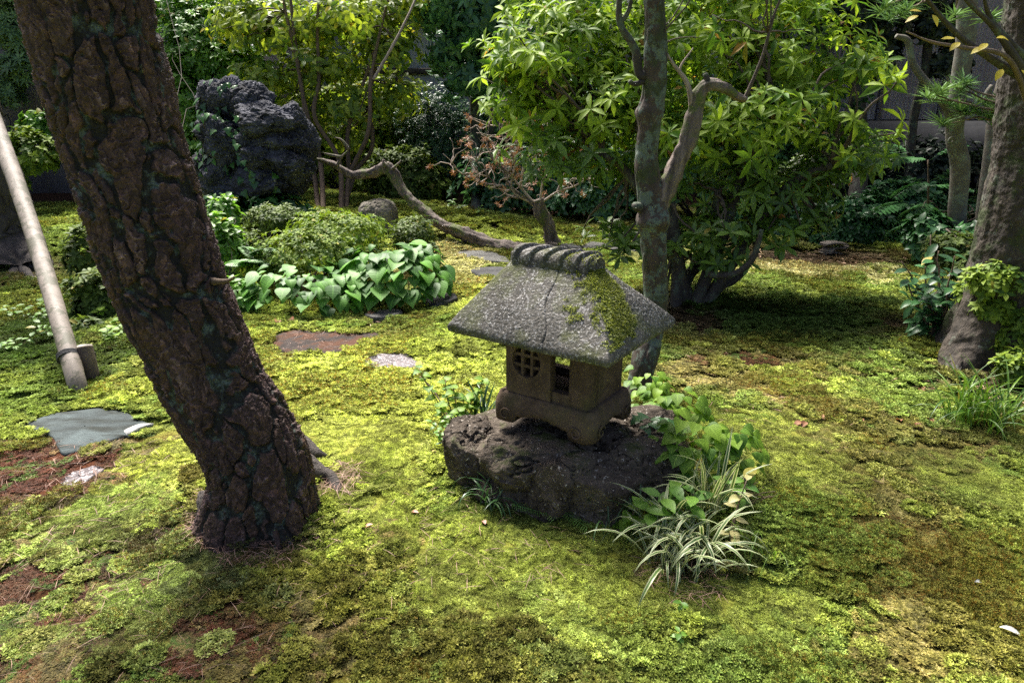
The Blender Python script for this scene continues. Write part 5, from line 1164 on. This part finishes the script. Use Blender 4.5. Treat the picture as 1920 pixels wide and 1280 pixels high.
# dark evergreen tree with drooping leaves
b = G(893, 403); de = thing('dark_evergreen_tree', 'upright evergreen with drooping dark leaves and a straight black trunk', 'tree', b)
mbt = MB(); tube(mbt, [b - [0, 0, .05], V(892, 300, 10.2), V(890, 180, 10.2), V(895, 80, 10.2), V(905, -60, 10.2)], [.075, .07, .07, .06, .05], 60, 12, .15, 3, 6); put('trunk', mbt, M['dark_bark'], de)
mbt = MB(); tube(mbt, [G(912, 400) - [0, 0, .05], V(915, 320, 10.4), V(925, 200, 10.4), V(935, 60, 10.5), V(930, -60, 10.5)], [.045, .04, .05, .05, .05], 60, 10, .15, 4, 6); put('trunk', mbt, M['dark_bark'], de)
ps = crown(de, [sphblob(*q) for q in ((850, 30, 10, 65, 55), (900, 60, 9.8, 70, 55), (860, 110, 9.9, 60, 45), (930, 120, 9.9, 45, 50), (880, 165, 9.8, 55, 30), (950, 30, 10, 50, 60), (880, -60, 10, 90, 60))], 900, 6, .15, LT_OVAL, 'evergreen', .72, -.5, .2, 'crown', 1., .0)
for j in rng.integers(0, len(ps), 34):
    q = ps[j]; mbt = MB(); tube(mbt, crooked(np.array([q[0] * 0 + b[0] + (q[2]) * .0, 10.2, q[2] - .1]), q, 4, .05), [.014, .004], 8, 4); put('branch', mbt, M['dark_bark'], de)
# black trees in front of the shed
for k, (pts_, r0) in enumerate((([(1605, 420), (1612, 300), (1608, 180), (1600, 40), (1590, -100)], .12), ([(1700, 400), (1712, 230), (1735, 130), (1745, 0), (1750, -100)], .07), ([(1575, 380), (1560, 200), (1540, 60), (1530, -60)], .05))):
    lb = ['thick black trunk standing before the corrugated shed', 'thin leaning black trunk before the corrugated shed', 'thin black stem behind the right end of the rhododendron'][k]
    b = G(*pts_[0]); o = thing('shade_tree', lb, 'tree', b); P = [b - [0, 0, .05]] + [V(*q, 10. + .4 * k) for q in pts_[1:]]
    P[0][1] = P[0][1]; mbt = MB(); tube(mbt, P, [r0, r0 * .9, r0 * .8, r0 * .7], 50, 12, .2, k, 6); put('trunk', mbt, M['dark_bark'], o)
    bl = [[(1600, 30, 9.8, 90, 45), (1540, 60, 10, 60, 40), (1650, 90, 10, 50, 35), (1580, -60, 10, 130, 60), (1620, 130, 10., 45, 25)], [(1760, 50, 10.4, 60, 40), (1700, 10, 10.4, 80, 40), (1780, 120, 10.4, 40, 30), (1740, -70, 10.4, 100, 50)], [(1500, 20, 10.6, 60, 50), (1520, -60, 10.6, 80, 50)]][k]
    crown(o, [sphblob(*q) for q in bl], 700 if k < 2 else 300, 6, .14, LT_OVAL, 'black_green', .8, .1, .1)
# grove trees added, crowns out of view, to keep the back of the garden in shade
def tall(label, base, r0, crowns, mk='evergreen', n=260, bk='dark_bark', lean=(0, 0)):
    o = thing('added_grove_tree', label, 'tree', base); c0 = np.array(crowns[0][0]); mbt = MB(); tube(mbt, [np.array(base) - [0, 0, .1], (np.array(base) + c0) / 2 + [lean[0], lean[1], 0], c0], [r0, r0 * .8, r0 * .5], 30, 12, .15, 3, 5); put('trunk', mbt, M[bk], o)
    mb = MB()
    for c, r in crowns:
        P, D_ = shell(c, r, n, .2, seed=int(rng.integers(99))); rosettes(mb, P, D_ + [0, 0, .4], 6, .26, LT_SMALL, 1.5)
    put('crown', mb, M[mk], o)
tall('tall tree added at the back behind the rhododendron to shade the garden', (2.6, 11.3, 0), .12, [((2.2, 10.4, 4.4), (1.7, 1.6, .7)), ((4.6, 10.4, 4.4), (1.3, 1.4, .7))])
tall('tall tree added in the back right corner to shade the garden', (7.2, 10.6, 0), .14, [((6.8, 9.6, 4.2), (1.8, 1.8, .9)), ((8.2, 7.4, 4.4), (1.5, 2.0, .8))])
0 and tall('tall tree beyond the left edge behind the far pine', (-8.6, 9.6, 0), .14, [((-7.6, 9.4, 4.3), (1.6, 1.6, .8)), ((-6.2, 10.6, 4.2), (1.2, 1.2, .6))], 'azalea')

# ------------------------------------------------------------------ right hand trees
bb = G(1860, 690); bt = thing('big_mossy_tree', 'massive mossy trunk with flaring roots at the right edge', 'tree', bb)
by = bb[1] + .15
pts_ = [V(1890, 700, by) - [0, 0, .15], V(1890, 620, by), V(1900, 520, by), V(1915, 420, by), V(1935, 300, by), V(1945, 180, by), V(1955, 60, by), V(1960, -80, by)]
def bdisp(c, P, th, L, r):
    d = .035 * fbm(c * 3, 4, 121) + .022 * fbm(np.stack([np.cos(th)[None] * 5 + 0 * c[..., 2], np.sin(th)[None] * 5 + 0 * c[..., 2], c[..., 2] * 1.6], -1), 4, 125) + .03 * fbm(c * 11, 5, 122, .62) + .006 * fbm(c * 60, 3, 123); fl = np.exp(-(L[:, None] / .38) ** 1.5)
    a = th[None]; lob = np.maximum(0, np.cos(a * 3 + .4 + 1.5 * L[:, None])) ** 2 * .20 + np.maximum(0, np.cos(a * 5 + 2)) ** 2 * .10
    return d + fl * (lob * 1.1 + .17) * (1 + 1.2 * fbm(c * 6, 4, 127)), {}
mb, _ = trunk_mesh(pts_, [.25, .235, .215, .205, .19, .18, .17, .16], 320, 420, bdisp, 't'); put('trunk', mb, M['big_bark'], bt)
for k, (a, c) in enumerate((((1800, 640), (1748, 668)), ((1815, 680), (1785, 722)))):
    A = G(*a) + [0, .1, .12]; B_ = G(*c); mb = MB(); tube(mb, [V(1885, 560, by - .06), A + [.05, 0, .0], (A + B_) / 2 + [0, 0, -.03], B_ - [0, 0, .04]], [.10, .085, .05, .012], 70, 40, .18, k, 9, stri=.4); put('root', mb, M['big_bark'], bt)
for k, pth in enumerate(([(1930, 200), (1890, 110), (1810, 90), (1750, 80), (1700, 60)], [(1935, 160), (1870, 60), (1820, 10), (1780, -40)], [(1925, 150), (1850, 105), (1790, 60), (1740, 0), (1725, -40)], [(1920, 110), (1860, 40), (1840, -30)])):
    P = [V(*q, 3.6 - .15 * i) for i, q in enumerate(pth)]; mbt = MB(); tube(mbt, P, [.024, .015, .009, .004] if k else [.016, .010, .007, .003], 40, 8, .2, k, 14); put('bough', mbt, M['dark_bark' if k else 'stem_brown'], bt)
for q, dd in (((1728, 22), (-1, -.2, .2)), ((1748, 28), (.3, -.4, -.5)), ((1722, 30), (-.8, 0, -.2)), ((1790, 72), (-1, 0, .1)), ((1800, 80), (-.6, -.2, -.3)), ((1868, 72), (1, -.3, .2)), ((1852, 82), (-.7, -.3, -.3)), ((1843, 88), (-.9, -.1, -.4)), ((1880, 130), (-.5, -.3, -.6)), ((1915, 132), (.4, -.4, -.4))):
    leafobj(bt, LM_YEL, V(*q, 3.1), dd, .055, (0, -.5, 1), 'leaf')
gt = thing('grey_twin_tree', 'smooth grey tree with a pruned scar and a crooked arm right of the dark gap', 'tree', G(1792, 500)); gy_ = G(1792, 500)[1]
def gtr(o, pth, rad, mk='grey_bark', name='trunk', yy=None, n=60):
    yy = yy or gy_; P = [V(*q, yy) for q in pth]; mbt = MB(); tube(mbt, P, rad, n, 14, .07, 3, 7); put(name, mbt, M[mk], o); return P
g0 = G(1792, 500)
P = gtr(gt, [(1792, 520), (1795, 400), (1800, 310), (1790, 250), (1800, 150), (1812, 60), (1815, -60)], [.085, .08, .085, .075, .075, .08, .08])
gtr(gt, [(1788, 255), (1775, 200), (1740, 160), (1712, 120), (1702, 78), (1680, 68)], [.06, .045, .035, .03, .03, .02], name='arm')
gtr(gt, [(1800, 330), (1815, 300), (1812, 290)], [.03, .02, .01], name='stub', n=6)
mb = MB(); c_ = V(1783, 263, gy_ - .09)
for rr in (.026, .017):
    th = np.linspace(0, 6.283, 20); tube(mb, [c_ + [math.cos(a) * rr, -.01, math.sin(a) * rr] for a in th], [.007, .007], 40, 6)
put('pruning_scar', mb, M['grey_bark'], gt)
g2 = thing('grey_tree', 'second smooth grey trunk between the pruned tree and the big mossy trunk', 'tree', G(1845, 470)); y2 = G(1845, 470)[1] - .3
gtr(g2, [(1838, 500), (1845, 400), (1858, 300), (1868, 220), (1885, 150), (1905, 80), (1915, -40)], [.085, .075, .075, .075, .07, .065, .06], yy=y2)
gtr(g2, [(1868, 220), (1852, 180), (1860, 160)], [.04, .035, .02], name='arm', yy=y2, n=10)
# long needled sprays of a podocarpus
pc = thing('long_needled_shrub', 'long narrow needle leaves in starry tufts in front of the grey trunks', 'tree', G(1800, 520))
tg = [(1755, 178), (1790, 165), (1775, 195), (1740, 185), (1820, 205), (1845, 200), (1800, 210), (1870, 215), (1810, 160), (1700, 20), (1660, 10), (1680, 30), (1720, 5), (1850, 40), (1790, 30), (1880, 200), (1835, 225), (1765, 235)]
mbt = MB(); C_ = np.array([V(*q, gy_ - .6 + .3 * rng.random()) for q in tg]); C2 = np.concatenate([C_, C_ + (rng.random(C_.shape) - .5) * .12]); rosettes(mbt, C2, np.tile([0, -.3, .6], (len(C2), 1)) + rng.random(C2.shape) * .4, 26, .18, LT_NEEDLE, 1.7, rise=.4); put('foliage', mbt, M['needle'], pc)
root_ = V(1930, 215, gy_ - .6)
for q in C_: 
    mbt = MB(); tube(mbt, crooked(root_ if q[2] < 2 else V(1800, -40, gy_ - .5), q, 6, .05), [.014, .005], 12, 5); put('branch', mbt, M['stem_brown'], pc)
# camellia sprig beside the roots, with single leaves
cb = G(1745, 640); cm = thing('camellia', 'young glossy camellia with one yellow leaf in front of the big trunk', 'shrub', cb)
tips = []
for k, q in enumerate(((1700, 520), (1735, 500), (1760, 470), (1790, 480), (1720, 560), (1770, 540), (1800, 520), (1690, 490), (1745, 440), (1730, 590), (1830, 490))):
    e = V(*q, cb[1] - .1 + .35 * rng.random()); Pth = crooked(cb if k < 6 else cb + [.02, 0, .15], e, 6, .06, .03); mbt = MB(); tube(mbt, Pth, [.010, .003], 16, 6); put('stem', mbt, M['stem_brown'], cm)
    for i in range(13):
        f = .35 + .65 * (i / 12); a = Pth[int(f * 5)] if f < 1 else Pth[-1]; a = a + (e - Pth[int(min(4, f * 5))]) * 0 + (rng.random(3) - .5) * .10
        leafobj(cm, LM_CAM, a, (rng.random() * 2 - 1, -.5 * rng.random(), .1 - .3 * rng.random()), .085 + .03 * rng.random(), (0, -.3, 1))
leafobj(cm, LM_YEL, V(1748, 482, cb[1]), (-1, -.3, -.3), .09)
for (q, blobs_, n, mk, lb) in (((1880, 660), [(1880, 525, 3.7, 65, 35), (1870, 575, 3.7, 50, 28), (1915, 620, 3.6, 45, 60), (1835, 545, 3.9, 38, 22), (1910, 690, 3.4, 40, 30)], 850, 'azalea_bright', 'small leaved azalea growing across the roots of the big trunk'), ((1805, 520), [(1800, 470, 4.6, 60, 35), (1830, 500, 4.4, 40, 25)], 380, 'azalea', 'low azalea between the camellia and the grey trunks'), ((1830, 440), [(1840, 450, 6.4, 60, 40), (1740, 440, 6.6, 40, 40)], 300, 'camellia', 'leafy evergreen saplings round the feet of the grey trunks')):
    bush('azalea_bush' if 'azalea' in lb else 'sapling', lb, 'shrub', G(*q), [sphblob(*z) + (1.,) for z in blobs_], n, 7, .05 if 'azalea' in lb else .1, LT_MED if 'azalea' in lb else LT_OVAL, mk, 1.1, r0=.01, nst=6)
# nandina with feathered leaves
nn_ = thing('nandina', 'feathery leaved shrub in the dark gap beside the grey trunk', 'shrub', G(1730, 470)); y_ = G(1730, 470)[1] - .6
for k, (q, dd) in enumerate((((1735, 300), (-.8, -.2, .25)), ((1745, 340), (-.9, -.2, -.05)), ((1750, 380), (-.8, -.3, -.1)), ((1740, 350), (.6, -.3, .2)), ((1720, 420), (-.8, -.4, .0)), ((1745, 300), (.4, -.3, .5)), ((1700, 380), (-.7, -.3, .1)), ((1690, 300), (-.5, -.2, .6)), ((1760, 420), (.6, -.4, .1)))):
    frond(nn_, V(*q, y_), dd, .42, .16, 12, 'camellia', .35, 'frond', LT_LONG, 2.)
mbt = MB(); tube(mbt, [G(1730, 480), V(1740, 380, y_), V(1740, 300, y_)], [.012, .01, .006], 14, 6); put('stem', mbt, M['stem_brown'], nn_)
# cut stem by the roots
sc0 = G(1768, 640); mb = MB(); tube(mb, [sc0 - [.06, 0, .03], sc0 + [-.01, 0, .06], V(1775, 592, sc0[1])], [.05, .036, .03], 20, 12, .15, 3, 12); o = put('cut_stem', mb, M['stake'], label='short dark cut stem standing between the camellia and the roots', cat='stump', at=sc0)
# old roof tiles
tp = G(1560, 478); ot = thing('old_roof_tiles', 'small pile of broken old tiles lying in front of the dark shrub', 'tile', tp)
for k, (dx, dy, dz, rz_, sx) in enumerate(((0, 0, .11, .1, .26), (-.05, -.02, .05, .6, .10), (.08, .02, .05, -.7, .16), (0, .03, .0, .1, .22))):
    mbt = MB(); xs = np.linspace(-.5, .5, 9); top = []
    for zo in (0, .018): top.append(np.concatenate([np.stack([xs * sx * 1., np.full(9, yy_), .02 * np.cos(xs * 3) + zo], -1) for yy_ in (-.07, .07)]))
    vv_ = np.concatenate(top); f = [gridf(9, 2), gridf(9, 2)[:, ::-1] + 18, np.stack([np.arange(8), np.arange(8) + 18, np.arange(8) + 19, np.arange(8) + 1], -1), np.stack([np.arange(8) + 9, np.arange(8) + 10, np.arange(8) + 28, np.arange(8) + 27], -1)]
    c_, s2 = math.cos(rz_), math.sin(rz_); tilt = .35 if k in (1, 2) else 0
    q = np.stack([vv_[:, 0] * c_ - vv_[:, 1] * s2, vv_[:, 0] * s2 + vv_[:, 1] * c_, vv_[:, 2] + vv_[:, 0] * tilt], -1) + tp + [dx, dy, dz]; mbt.add(q, f); put('tile', mbt, M['brick_edge'], ot)

# ------------------------------------------------------------------ plants round the lantern
cp = thing('creeper', 'yellow green heart leaved creeper spilling down behind the right of the lantern', 'plant', G(1300, 850))
mound(cp, LM_CREEP, G(1260, 830), .18, .20, .14, 80, .062, .12)
mound(cp, LM_CREEP, G(1340, 905), .20, .20, .10, 90, .062, .10)
mound(cp, LM_CREEP, G(1300, 930), .18, .14, .16, 60, .064, .10)
mound(cp, LM_CREEP, G(1215, 765), .12, .15, .10, 30, .058, .08)
mbt = MB()
for k in range(40):
    q = G(1200 + k * 5, 800 + k * 3.5 + rng.random() * 30); tube(mbt, crooked(q, q + [.08, -.1, .1], 4, .1), [.002, .0015], 6, 4)
put('stem', mbt, M['stem_brown'], cp)['kind'] = 'stuff'
iv = thing('ivy_sprig', 'little dark ivy sprig creeping onto the boulder at the lantern right foot', 'ivy', (.60, 2.55, .26))
for k in range(14):
    p = np.array([.52 + .16 * rng.random(), 2.44 + .12 * rng.random(), .285 + .02 * rng.random()]); leafobj(iv, LM_IVY, p, (rng.random() * 2 - 1.2, -.7, .0), .042 + .02 * rng.random(), (0, -.4, 1))
mbt = MB(); tube(mbt, [(.68, 2.62, .25), (.6, 2.5, .29), (.52, 2.45, .287)], [.003, .002], 10, 4); put('vine', mbt, M['twig'], iv)
# grasses
def blade_mesh(name, mk, bend, W=.045):
    n = 9; t_ = np.linspace(0, 1, n); hw = W * .5 * np.minimum(1, (1 - t_) * 3.2 + .02) * (.6 + .4 * np.minimum(1, t_ * 4)); an = 1.35 - bend * t_ ** 1.3; 
    x = np.concatenate([[0], np.cumsum(np.cos(an[:-1]) / (n - 1))]); z = np.concatenate([[0], np.cumsum(np.sin(an[:-1]) / (n - 1))])
    v = []; sd = []
    for i in range(n):
        for s_ in (-1, -.5, 0, .5, 1): v.append((x[i], s_ * hw[i], z[i] + abs(s_) * hw[i] * .3)); sd.append(abs(s_))
    mb = MB(); mb.add(v, [gridf(5, n)], 0.); me = mb.mesh(name, attrs={'side': sd}); me.materials.append(M[mk]); return me
def tuft(name, label, base, mk, n, L, W, spread=.05, bends=(1.2, 1.9, 2.6, 3.1), dirb=None, cat='grass', bias=0):
    o = thing(name, label, cat, base); ms = [blade_mesh('blade', mk, b_, W) for b_ in bends]
    for k in range(n):
        a = rng.random() * 6.283
        if dirb is not None and rng.random() < bias: a = dirb + (rng.random() - .5) * 1.6
        c = bpy.data.objects.new('blade', ms[int(rng.integers(len(ms)))]); COL.objects.link(c); c.parent = o; r_ = spread * math.sqrt(rng.random()); a2 = rng.random() * 6.283
        gx_, gy2 = base[0] + r_ * math.cos(a2), base[1] + r_ * math.sin(a2)
        c.location = (gx_ - base[0], gy2 - base[1], float(gh(gx_, gy2)) - base[2] - .005); c.rotation_euler = ((rng.random() - .5) * .5, (rng.random() - .5) * .5, a); c.scale = (L * (.6 + .6 * rng.random()),) * 3
    return o
tuft('striped_grass', 'cream striped grass tuft arching out in front of the boulder right corner', G(1278, 1050), 'striped', 105, .29, .044, .12)
tuft('striped_grass', 'smaller cream striped grass tuft rising behind the leafy creeper', G(1330, 960), 'striped', 36, .30, .036, .06, (.5, 1.0, 1.6))
tuft('lily_turf', 'dark green lily turf hanging at the left foot of the boulder', G(925, 945), 'dark_grass', 70, .18, .04, .06)
tuft('lily_turf', 'thin dark green blades rising between boulder and striped grass', G(1170, 1000), 'dark_grass', 36, .2, .025, .08)
tuft('lily_turf', 'dark upright grass blades just left of the lantern foot', G(900, 822) + [0, .1, 0], 'dark_grass', 34, .24, .045, .04, (.5, .9, 1.5))
tuft('sedge_tuft', 'bright green sedge tuft spreading over the moss at the right edge', G(1835, 800), 'grass', 130, .36, .022, .14, (1.0, 1.5, 2.0, 2.5))
tuft('sedge_tuft', 'few thin grass blades at the right of the striped grass', G(1400, 1060), 'grass', 22, .2, .016, .10)
# leafy sprigs
def sprig(name, label, base, tops, meshes, L, nl=6, cat='plant', r=.004, pair=True, nrm=(0, -.2, 1), mk='stem_brown'):
    o = thing(name, label, cat, base)
    for tp_ in tops:
        P = crooked(base, tp_, 5, .05); mbt = MB(); tube(mbt, P, [r, r * .5], 10, 5); put('stem', mbt, M[mk], o); a0 = rng.random() * 6
        for i in range(nl):
            f = 1 - .55 * (i / max(1, nl - 1)) ** 1.3; q = P[0] + (P[-1] - P[0]) * f; k2 = min(4, int(f * 4)); q = P[k2] + (P[min(4, k2 + 1)] - P[k2]) * (f * 4 - k2)
            a = a0 + i * 2.4; leafobj(o, meshes, q, (math.cos(a), math.sin(a) - .15, .35 - .5 * (i / nl)), L * (.75 + .45 * rng.random()), nrm)
    return o
g = G(1290, 1010)
sprig('leafy_seedling', 'broad leaved green seedling standing over the striped grass by the boulder', g, [V(1240, 930, g[1] + .0), V(1258, 912, g[1] + .05), V(1300, 925, g[1]), V(1210, 955, g[1] - .02)], LM_FRESH, .085, 7)
g = G(1370, 1040); sprig('leafy_seedling', 'pale yellow leaved seedling at the right of the striped grass', g, [V(1368, 1000, g[1]), V(1385, 930, g[1] + .1), V(1400, 900, g[1] + .1)], LM_PALE, .055, 3)
g = G(1390, 960); sprig('leafy_seedling', 'green seedling at the right fringe of the creeper', g, [V(1395, 895, g[1]), V(1370, 905, g[1])], LM_FRESH, .07, 5)
g = G(1150, 1005); sprig('leafy_seedling', 'small pale seedling leaning against the boulder below the lantern', g, [V(1205, 945, g[1]), V(1185, 965, g[1])], LM_CREEP, .06, 3)
g = G(1275, 1145); sprig('tiny_seedling', 'tiny green seedling in the moss, upper of two near the lower edge', g, [g + [0, 0, .035]], LM_FRESH, .028, 5, r=.0015)
g = G(1272, 1205); sprig('tiny_seedling', 'tiny green seedling in the moss, lower of two near the lower edge', g, [g + [0, 0, .04]], LM_FRESH, .028, 5, r=.0015)
g = G(850, 830)
sprig('yellow_shrublet', 'small yellow green leafed shrublet at the left of the lantern', g, [V(835, 712, g[1] + .15), V(850, 725, g[1] + .1), V(870, 745, g[1] + .1), V(905, 710, g[1] + .2), V(825, 760, g[1] + .05), V(890, 740, g[1] + .15), V(860, 770, g[1]), V(785, 690, g[1] + .2)], LM_CREEP, .05, 9)
g = G(835, 850); sprig('yellow_shrublet', 'low pale green leaflets at the left end of the boulder', g, [V(820, 805, g[1]), V(845, 795, g[1]), V(850, 820, g[1]), V(810, 790, g[1]), V(835, 780, g[1])], LM_FRESH, .032, 8, r=.002)
leafobj(g_ := thing('variegated_sprig', 'pinkish cream leaf tip above the yellow shrublet', 'plant', V(790, 700, 3.3)), LM_PALE, V(785, 690, 3.3), (.1, -.3, 1), .07)
for dd in ((.6, -.3, .7), (-.6, -.3, .6), (0, -.5, .4), (-.4, 0, .8)): leafobj(g_, LM_PALE, V(785, 700, 3.3), dd, .055)
mbt = MB(); tube(mbt, [G(850, 800), V(815, 735, 3.2), V(787, 705, 3.3)], [.004, .003], 12, 5); put('stem', mbt, M['stem_brown'], g_)
ns = thing('needle_sprig', 'flat green needle leaved sprig lying in front of the boulder', 'plant', G(1010, 975))
for a, bq, n in (((960, 952), (1010, 962), 14), ((1010, 965), (1040, 960), 8), ((1040, 955), (1100, 992), 18), ((1015, 950), (1040, 975), 10)):
    A = G(a[0], a[1] + 8) + [0, -.02, .05]; B_ = G(bq[0], bq[1] + 8) + [0, -.02, .04]; t_ = np.linspace(0, 1, n); P = A + (B_ - A) * t_[:, None]; S_ = norm(np.cross(B_ - A, [0, 0, 1.])); mbt = MB(); tube(mbt, P, [.0022, .001], n, 4)
    for sg in (1, -1): leaves(mbt, P, np.tile(sg * S_ + norm(B_ - A) * .35 + [0, 0, .1], (n, 1)), .034, LT_NEEDLE, 1.6, jn=.2)
    put('spray', mbt, M['fern'], ns)

# ------------------------------------------------------------------ left side plants
for i, (q, lb) in enumerate((((28, 600), 'pale green seedling at the far left edge of the moss'), ((60, 610), 'pale seedling patch left of the prop'), ((95, 640), 'tiny seedling left of the prop foot'), ((30, 660), 'low seedling near the left edge'), ((205, 640), 'bright seedling just right of the short stake'), ((235, 625), 'bright seedling against the pine trunk'), ((185, 600), 'bright green seedling above the short stake'), ((85, 590), 'toothed young leaf plant behind the prop'))):
    g = G(*q); sprig('seedling', lb, g, [g + [(rng.random() - .5) * .2, (rng.random() - .5) * .2, .07 + .05 * rng.random()] for _ in range(4)], LM_CREEP if i > 3 else LM_FRESH, .055, 4, r=.002)
bush('fern_bush', 'dark green low bush against the left side of the pine trunk', 'shrub', G(190, 590), [sphblob(185, 560, 5.0, 50, 60) + (1,), sphblob(165, 480, 5.8, 40, 50) + (.6,), sphblob(150, 620, 4.6, 40, 20) + (.3,)], 420, 6, .07, LT_OVAL, 'azalea', .8, r0=.006, nst=5)
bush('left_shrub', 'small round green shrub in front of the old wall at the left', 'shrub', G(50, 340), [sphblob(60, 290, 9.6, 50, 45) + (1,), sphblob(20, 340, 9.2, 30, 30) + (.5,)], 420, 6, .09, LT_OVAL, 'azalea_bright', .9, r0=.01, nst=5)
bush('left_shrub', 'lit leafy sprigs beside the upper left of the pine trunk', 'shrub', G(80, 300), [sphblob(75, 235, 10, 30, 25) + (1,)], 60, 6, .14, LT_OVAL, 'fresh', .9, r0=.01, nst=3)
hp = thing('hazy_pine', 'hazy far pine foliage in the upper left corner', 'tree', (-8.4, 11.6, 0)); mbt = MB(); tube(mbt, [(-8.4, 11.6, -.1), (-8.2, 11.5, 3.6)], [.14, .09], 20, 10, .2, 2, 5); put('trunk', mbt, M['pine_dark'], hp)
crown(hp, [sphblob(*q) for q in ((20, 60, 11.4, 60, 50), (60, 130, 11.4, 50, 40), (-20, 160, 11.4, 60, 50), (20, -20, 11.4, 90, 40))], 700, 14, .15, LT_NEEDLE, 'distant_pine', 3.5)
hq = thing('hazy_pine', 'dim pine foliage at the top edge right of the pine trunk', 'tree', (-5.2, 11.9, 0)); mbt = MB(); tube(mbt, [(-5.2, 11.9, -.1), (-5.2, 11.8, 3.8)], [.14, .09], 20, 10, .2, 2, 5); put('trunk', mbt, M['pine_dark'], hq)
crown(hq, [sphblob(*q) for q in ((335, 5, 11.6, 50, 25), (380, -20, 11.6, 60, 30))], 300, 14, .13, LT_NEEDLE, 'distant_pine', 3.)

# seedlings on the litter at the back
for i, q in enumerate(((842, 395), (866, 405), (905, 412), (930, 392), (948, 405), (968, 398), (985, 412), (1045, 410), (1062, 415), (1000, 392), (880, 388), (1100, 420))):
    g = G(*q); sprig('seedling', 'small seedling on the leaf litter in front of the dark shrubs', g, [g + [(rng.random() - .5) * .2, 0, .10 + .08 * rng.random()] for _ in range(3)], LM_FRESH, .08, 4, r=.003)['group'] = 'seedlings on the litter at the back'
# ------------------------------------------------------------------ fallen things
def lay(q, meshes, L, name, label, cat, group=None, lift=.018, nz=1):
    g = G(*q) + [0, 0, lift]; a = rng.random() * 6.283; o = leafobj(None, meshes, g, (math.cos(a), math.sin(a), .25 * (rng.random() - .3)), L, ((rng.random() - .5) * .8, (rng.random() - .5) * .8, nz), name); return tag(o, label, cat, group)
for q, d_, L_, lb in (((1824, 1101), (1, .15, .1), .04, 'short white petal on the moss near the right edge, upper of the two'), ((1870, 1186), (.8, -.65, .25), .066, 'long white curved petal on the moss in the lower right corner')):
    tag(leafobj(None, LM_PET, G(*q) + [0, 0, .022], d_, L_, (.1, -.35, 1), 'white_petal'), lb, 'petal')
for q, lb in (((812, 850), 'pink curled leaf lying left of the boulder'), ((632, 905), 'pink brown leaf at the right of the pine foot'), ((785, 968), 'small pink leaf in the middle of the moss'), ((700, 990), 'pale pink fleck right of the pine foot'), ((905, 925), 'rusty bent leaf among the lily turf'), ((910, 990), 'pink leaf below the lily turf'), ((1705, 905), 'orange leaf on the bare path'), ((770, 632), 'brown leaf between the two pink stones'), ((425, 960), 'brown leaf against the left of the pine foot'), ((600, 1015), 'pink leaf below the pine foot')): lay(q, LM_PINK, .045, 'fallen_leaf', lb, 'leaf')
for k in range(46): lay((1480 + rng.random() * 330, 610 + rng.random() * 190), LM_DRY, .05 + .02 * rng.random(), 'fallen_leaf', 'dry tan leaf scattered over the shaded moss at the right', 'leaf', 'dry tan leaves on the shaded moss')
for k in range(24): lay((820 + rng.random() * 150, 470 + rng.random() * 120), LM_DRY, .045, 'fallen_leaf', 'small rusty leaf near the far stepping stones', 'leaf', 'rusty leaves near the far stepping stones')
# pine needles and straw: nobody could count them
def straw(name, label, mk, spots, cat='litter'):
    mb = MB(); 
    for (px_, py_, r, n, L, wd) in spots:
        c = G(px_, py_); d_ = math.hypot(c[1], CZ); rr = r * d_ / FPX; a = rng.random(n) * 6.283; q = np.sqrt(rng.random(n)) * rr; x_ = c[0] + np.cos(a) * q; y_ = c[1] + np.sin(a) * q * 1.25
        k = ~(((x_ + .965) ** 2 + (y_ - 2.3) ** 2 < .2 ** 2) | (((x_ - ROCK_C[0]) / .43) ** 2 + ((y_ - ROCK_C[1]) / .35) ** 2 < 1)); x_, y_ = x_[k], y_[k]; n = len(x_)
        z_ = gh(x_, y_) + .016 + .012 * rng.random(n); b_ = rng.random(n) * 6.283; D_ = np.stack([np.cos(b_), np.sin(b_), (rng.random(n) - .45) * .35], -1)
        leaves(mb, np.stack([x_, y_, z_], -1), D_, L * (.6 + .8 * rng.random(n)), LT_NEEDLE, wd, jn=.8)
    put(name, mb, M[mk], label=label, cat=cat, kind='stuff')
straw('pine_needles', 'dead tan pine needles strewn over the moss', 'pine_needles', [(415, 975, 50, 700, .05, .5), (500, 1005, 80, 700, .05, .5), (390, 940, 40, 250, .05, .5), (635, 900, 40, 260, .07, .4), (120, 920, 160, 300, .07, .4), (120, 1130, 160, 160, .07, .35), (60, 520, 90, 200, .1, .6), (700, 1000, 180, 110, .07, .35), (960, 960, 160, 170, .07, .35), (1280, 1060, 80, 260, .06, .4), (350, 1150, 200, 120, .06, .35), (800, 1180, 350, 90, .07, .35), (590, 645, 80, 300, .05, .5), (870, 480, 60, 30, .06, .5), (1780, 690, 130, 300, .07, .8), (1300, 720, 160, 120, .06, .7), (1100, 870, 90, 60, .05, .5), (1550, 800, 200, 60, .06, .5)])
straw('leaf_litter', 'red brown leaf litter under the back shrubs and the right hand trees', 'litter', [(1000, 400, 180, 900, .07, 3.5), (1180, 420, 90, 200, .07, 3.5), (900, 410, 80, 200, .07, 3.), (1560, 480, 170, 300, .07, 3.), (1780, 700, 140, 220, .05, 2.6), (1450, 440, 120, 200, .07, 3.), (600, 420, 120, 200, .07, 3.), (680, 595, 60, 40, .05, 3.), (100, 480, 130, 160, .07, 3.)])
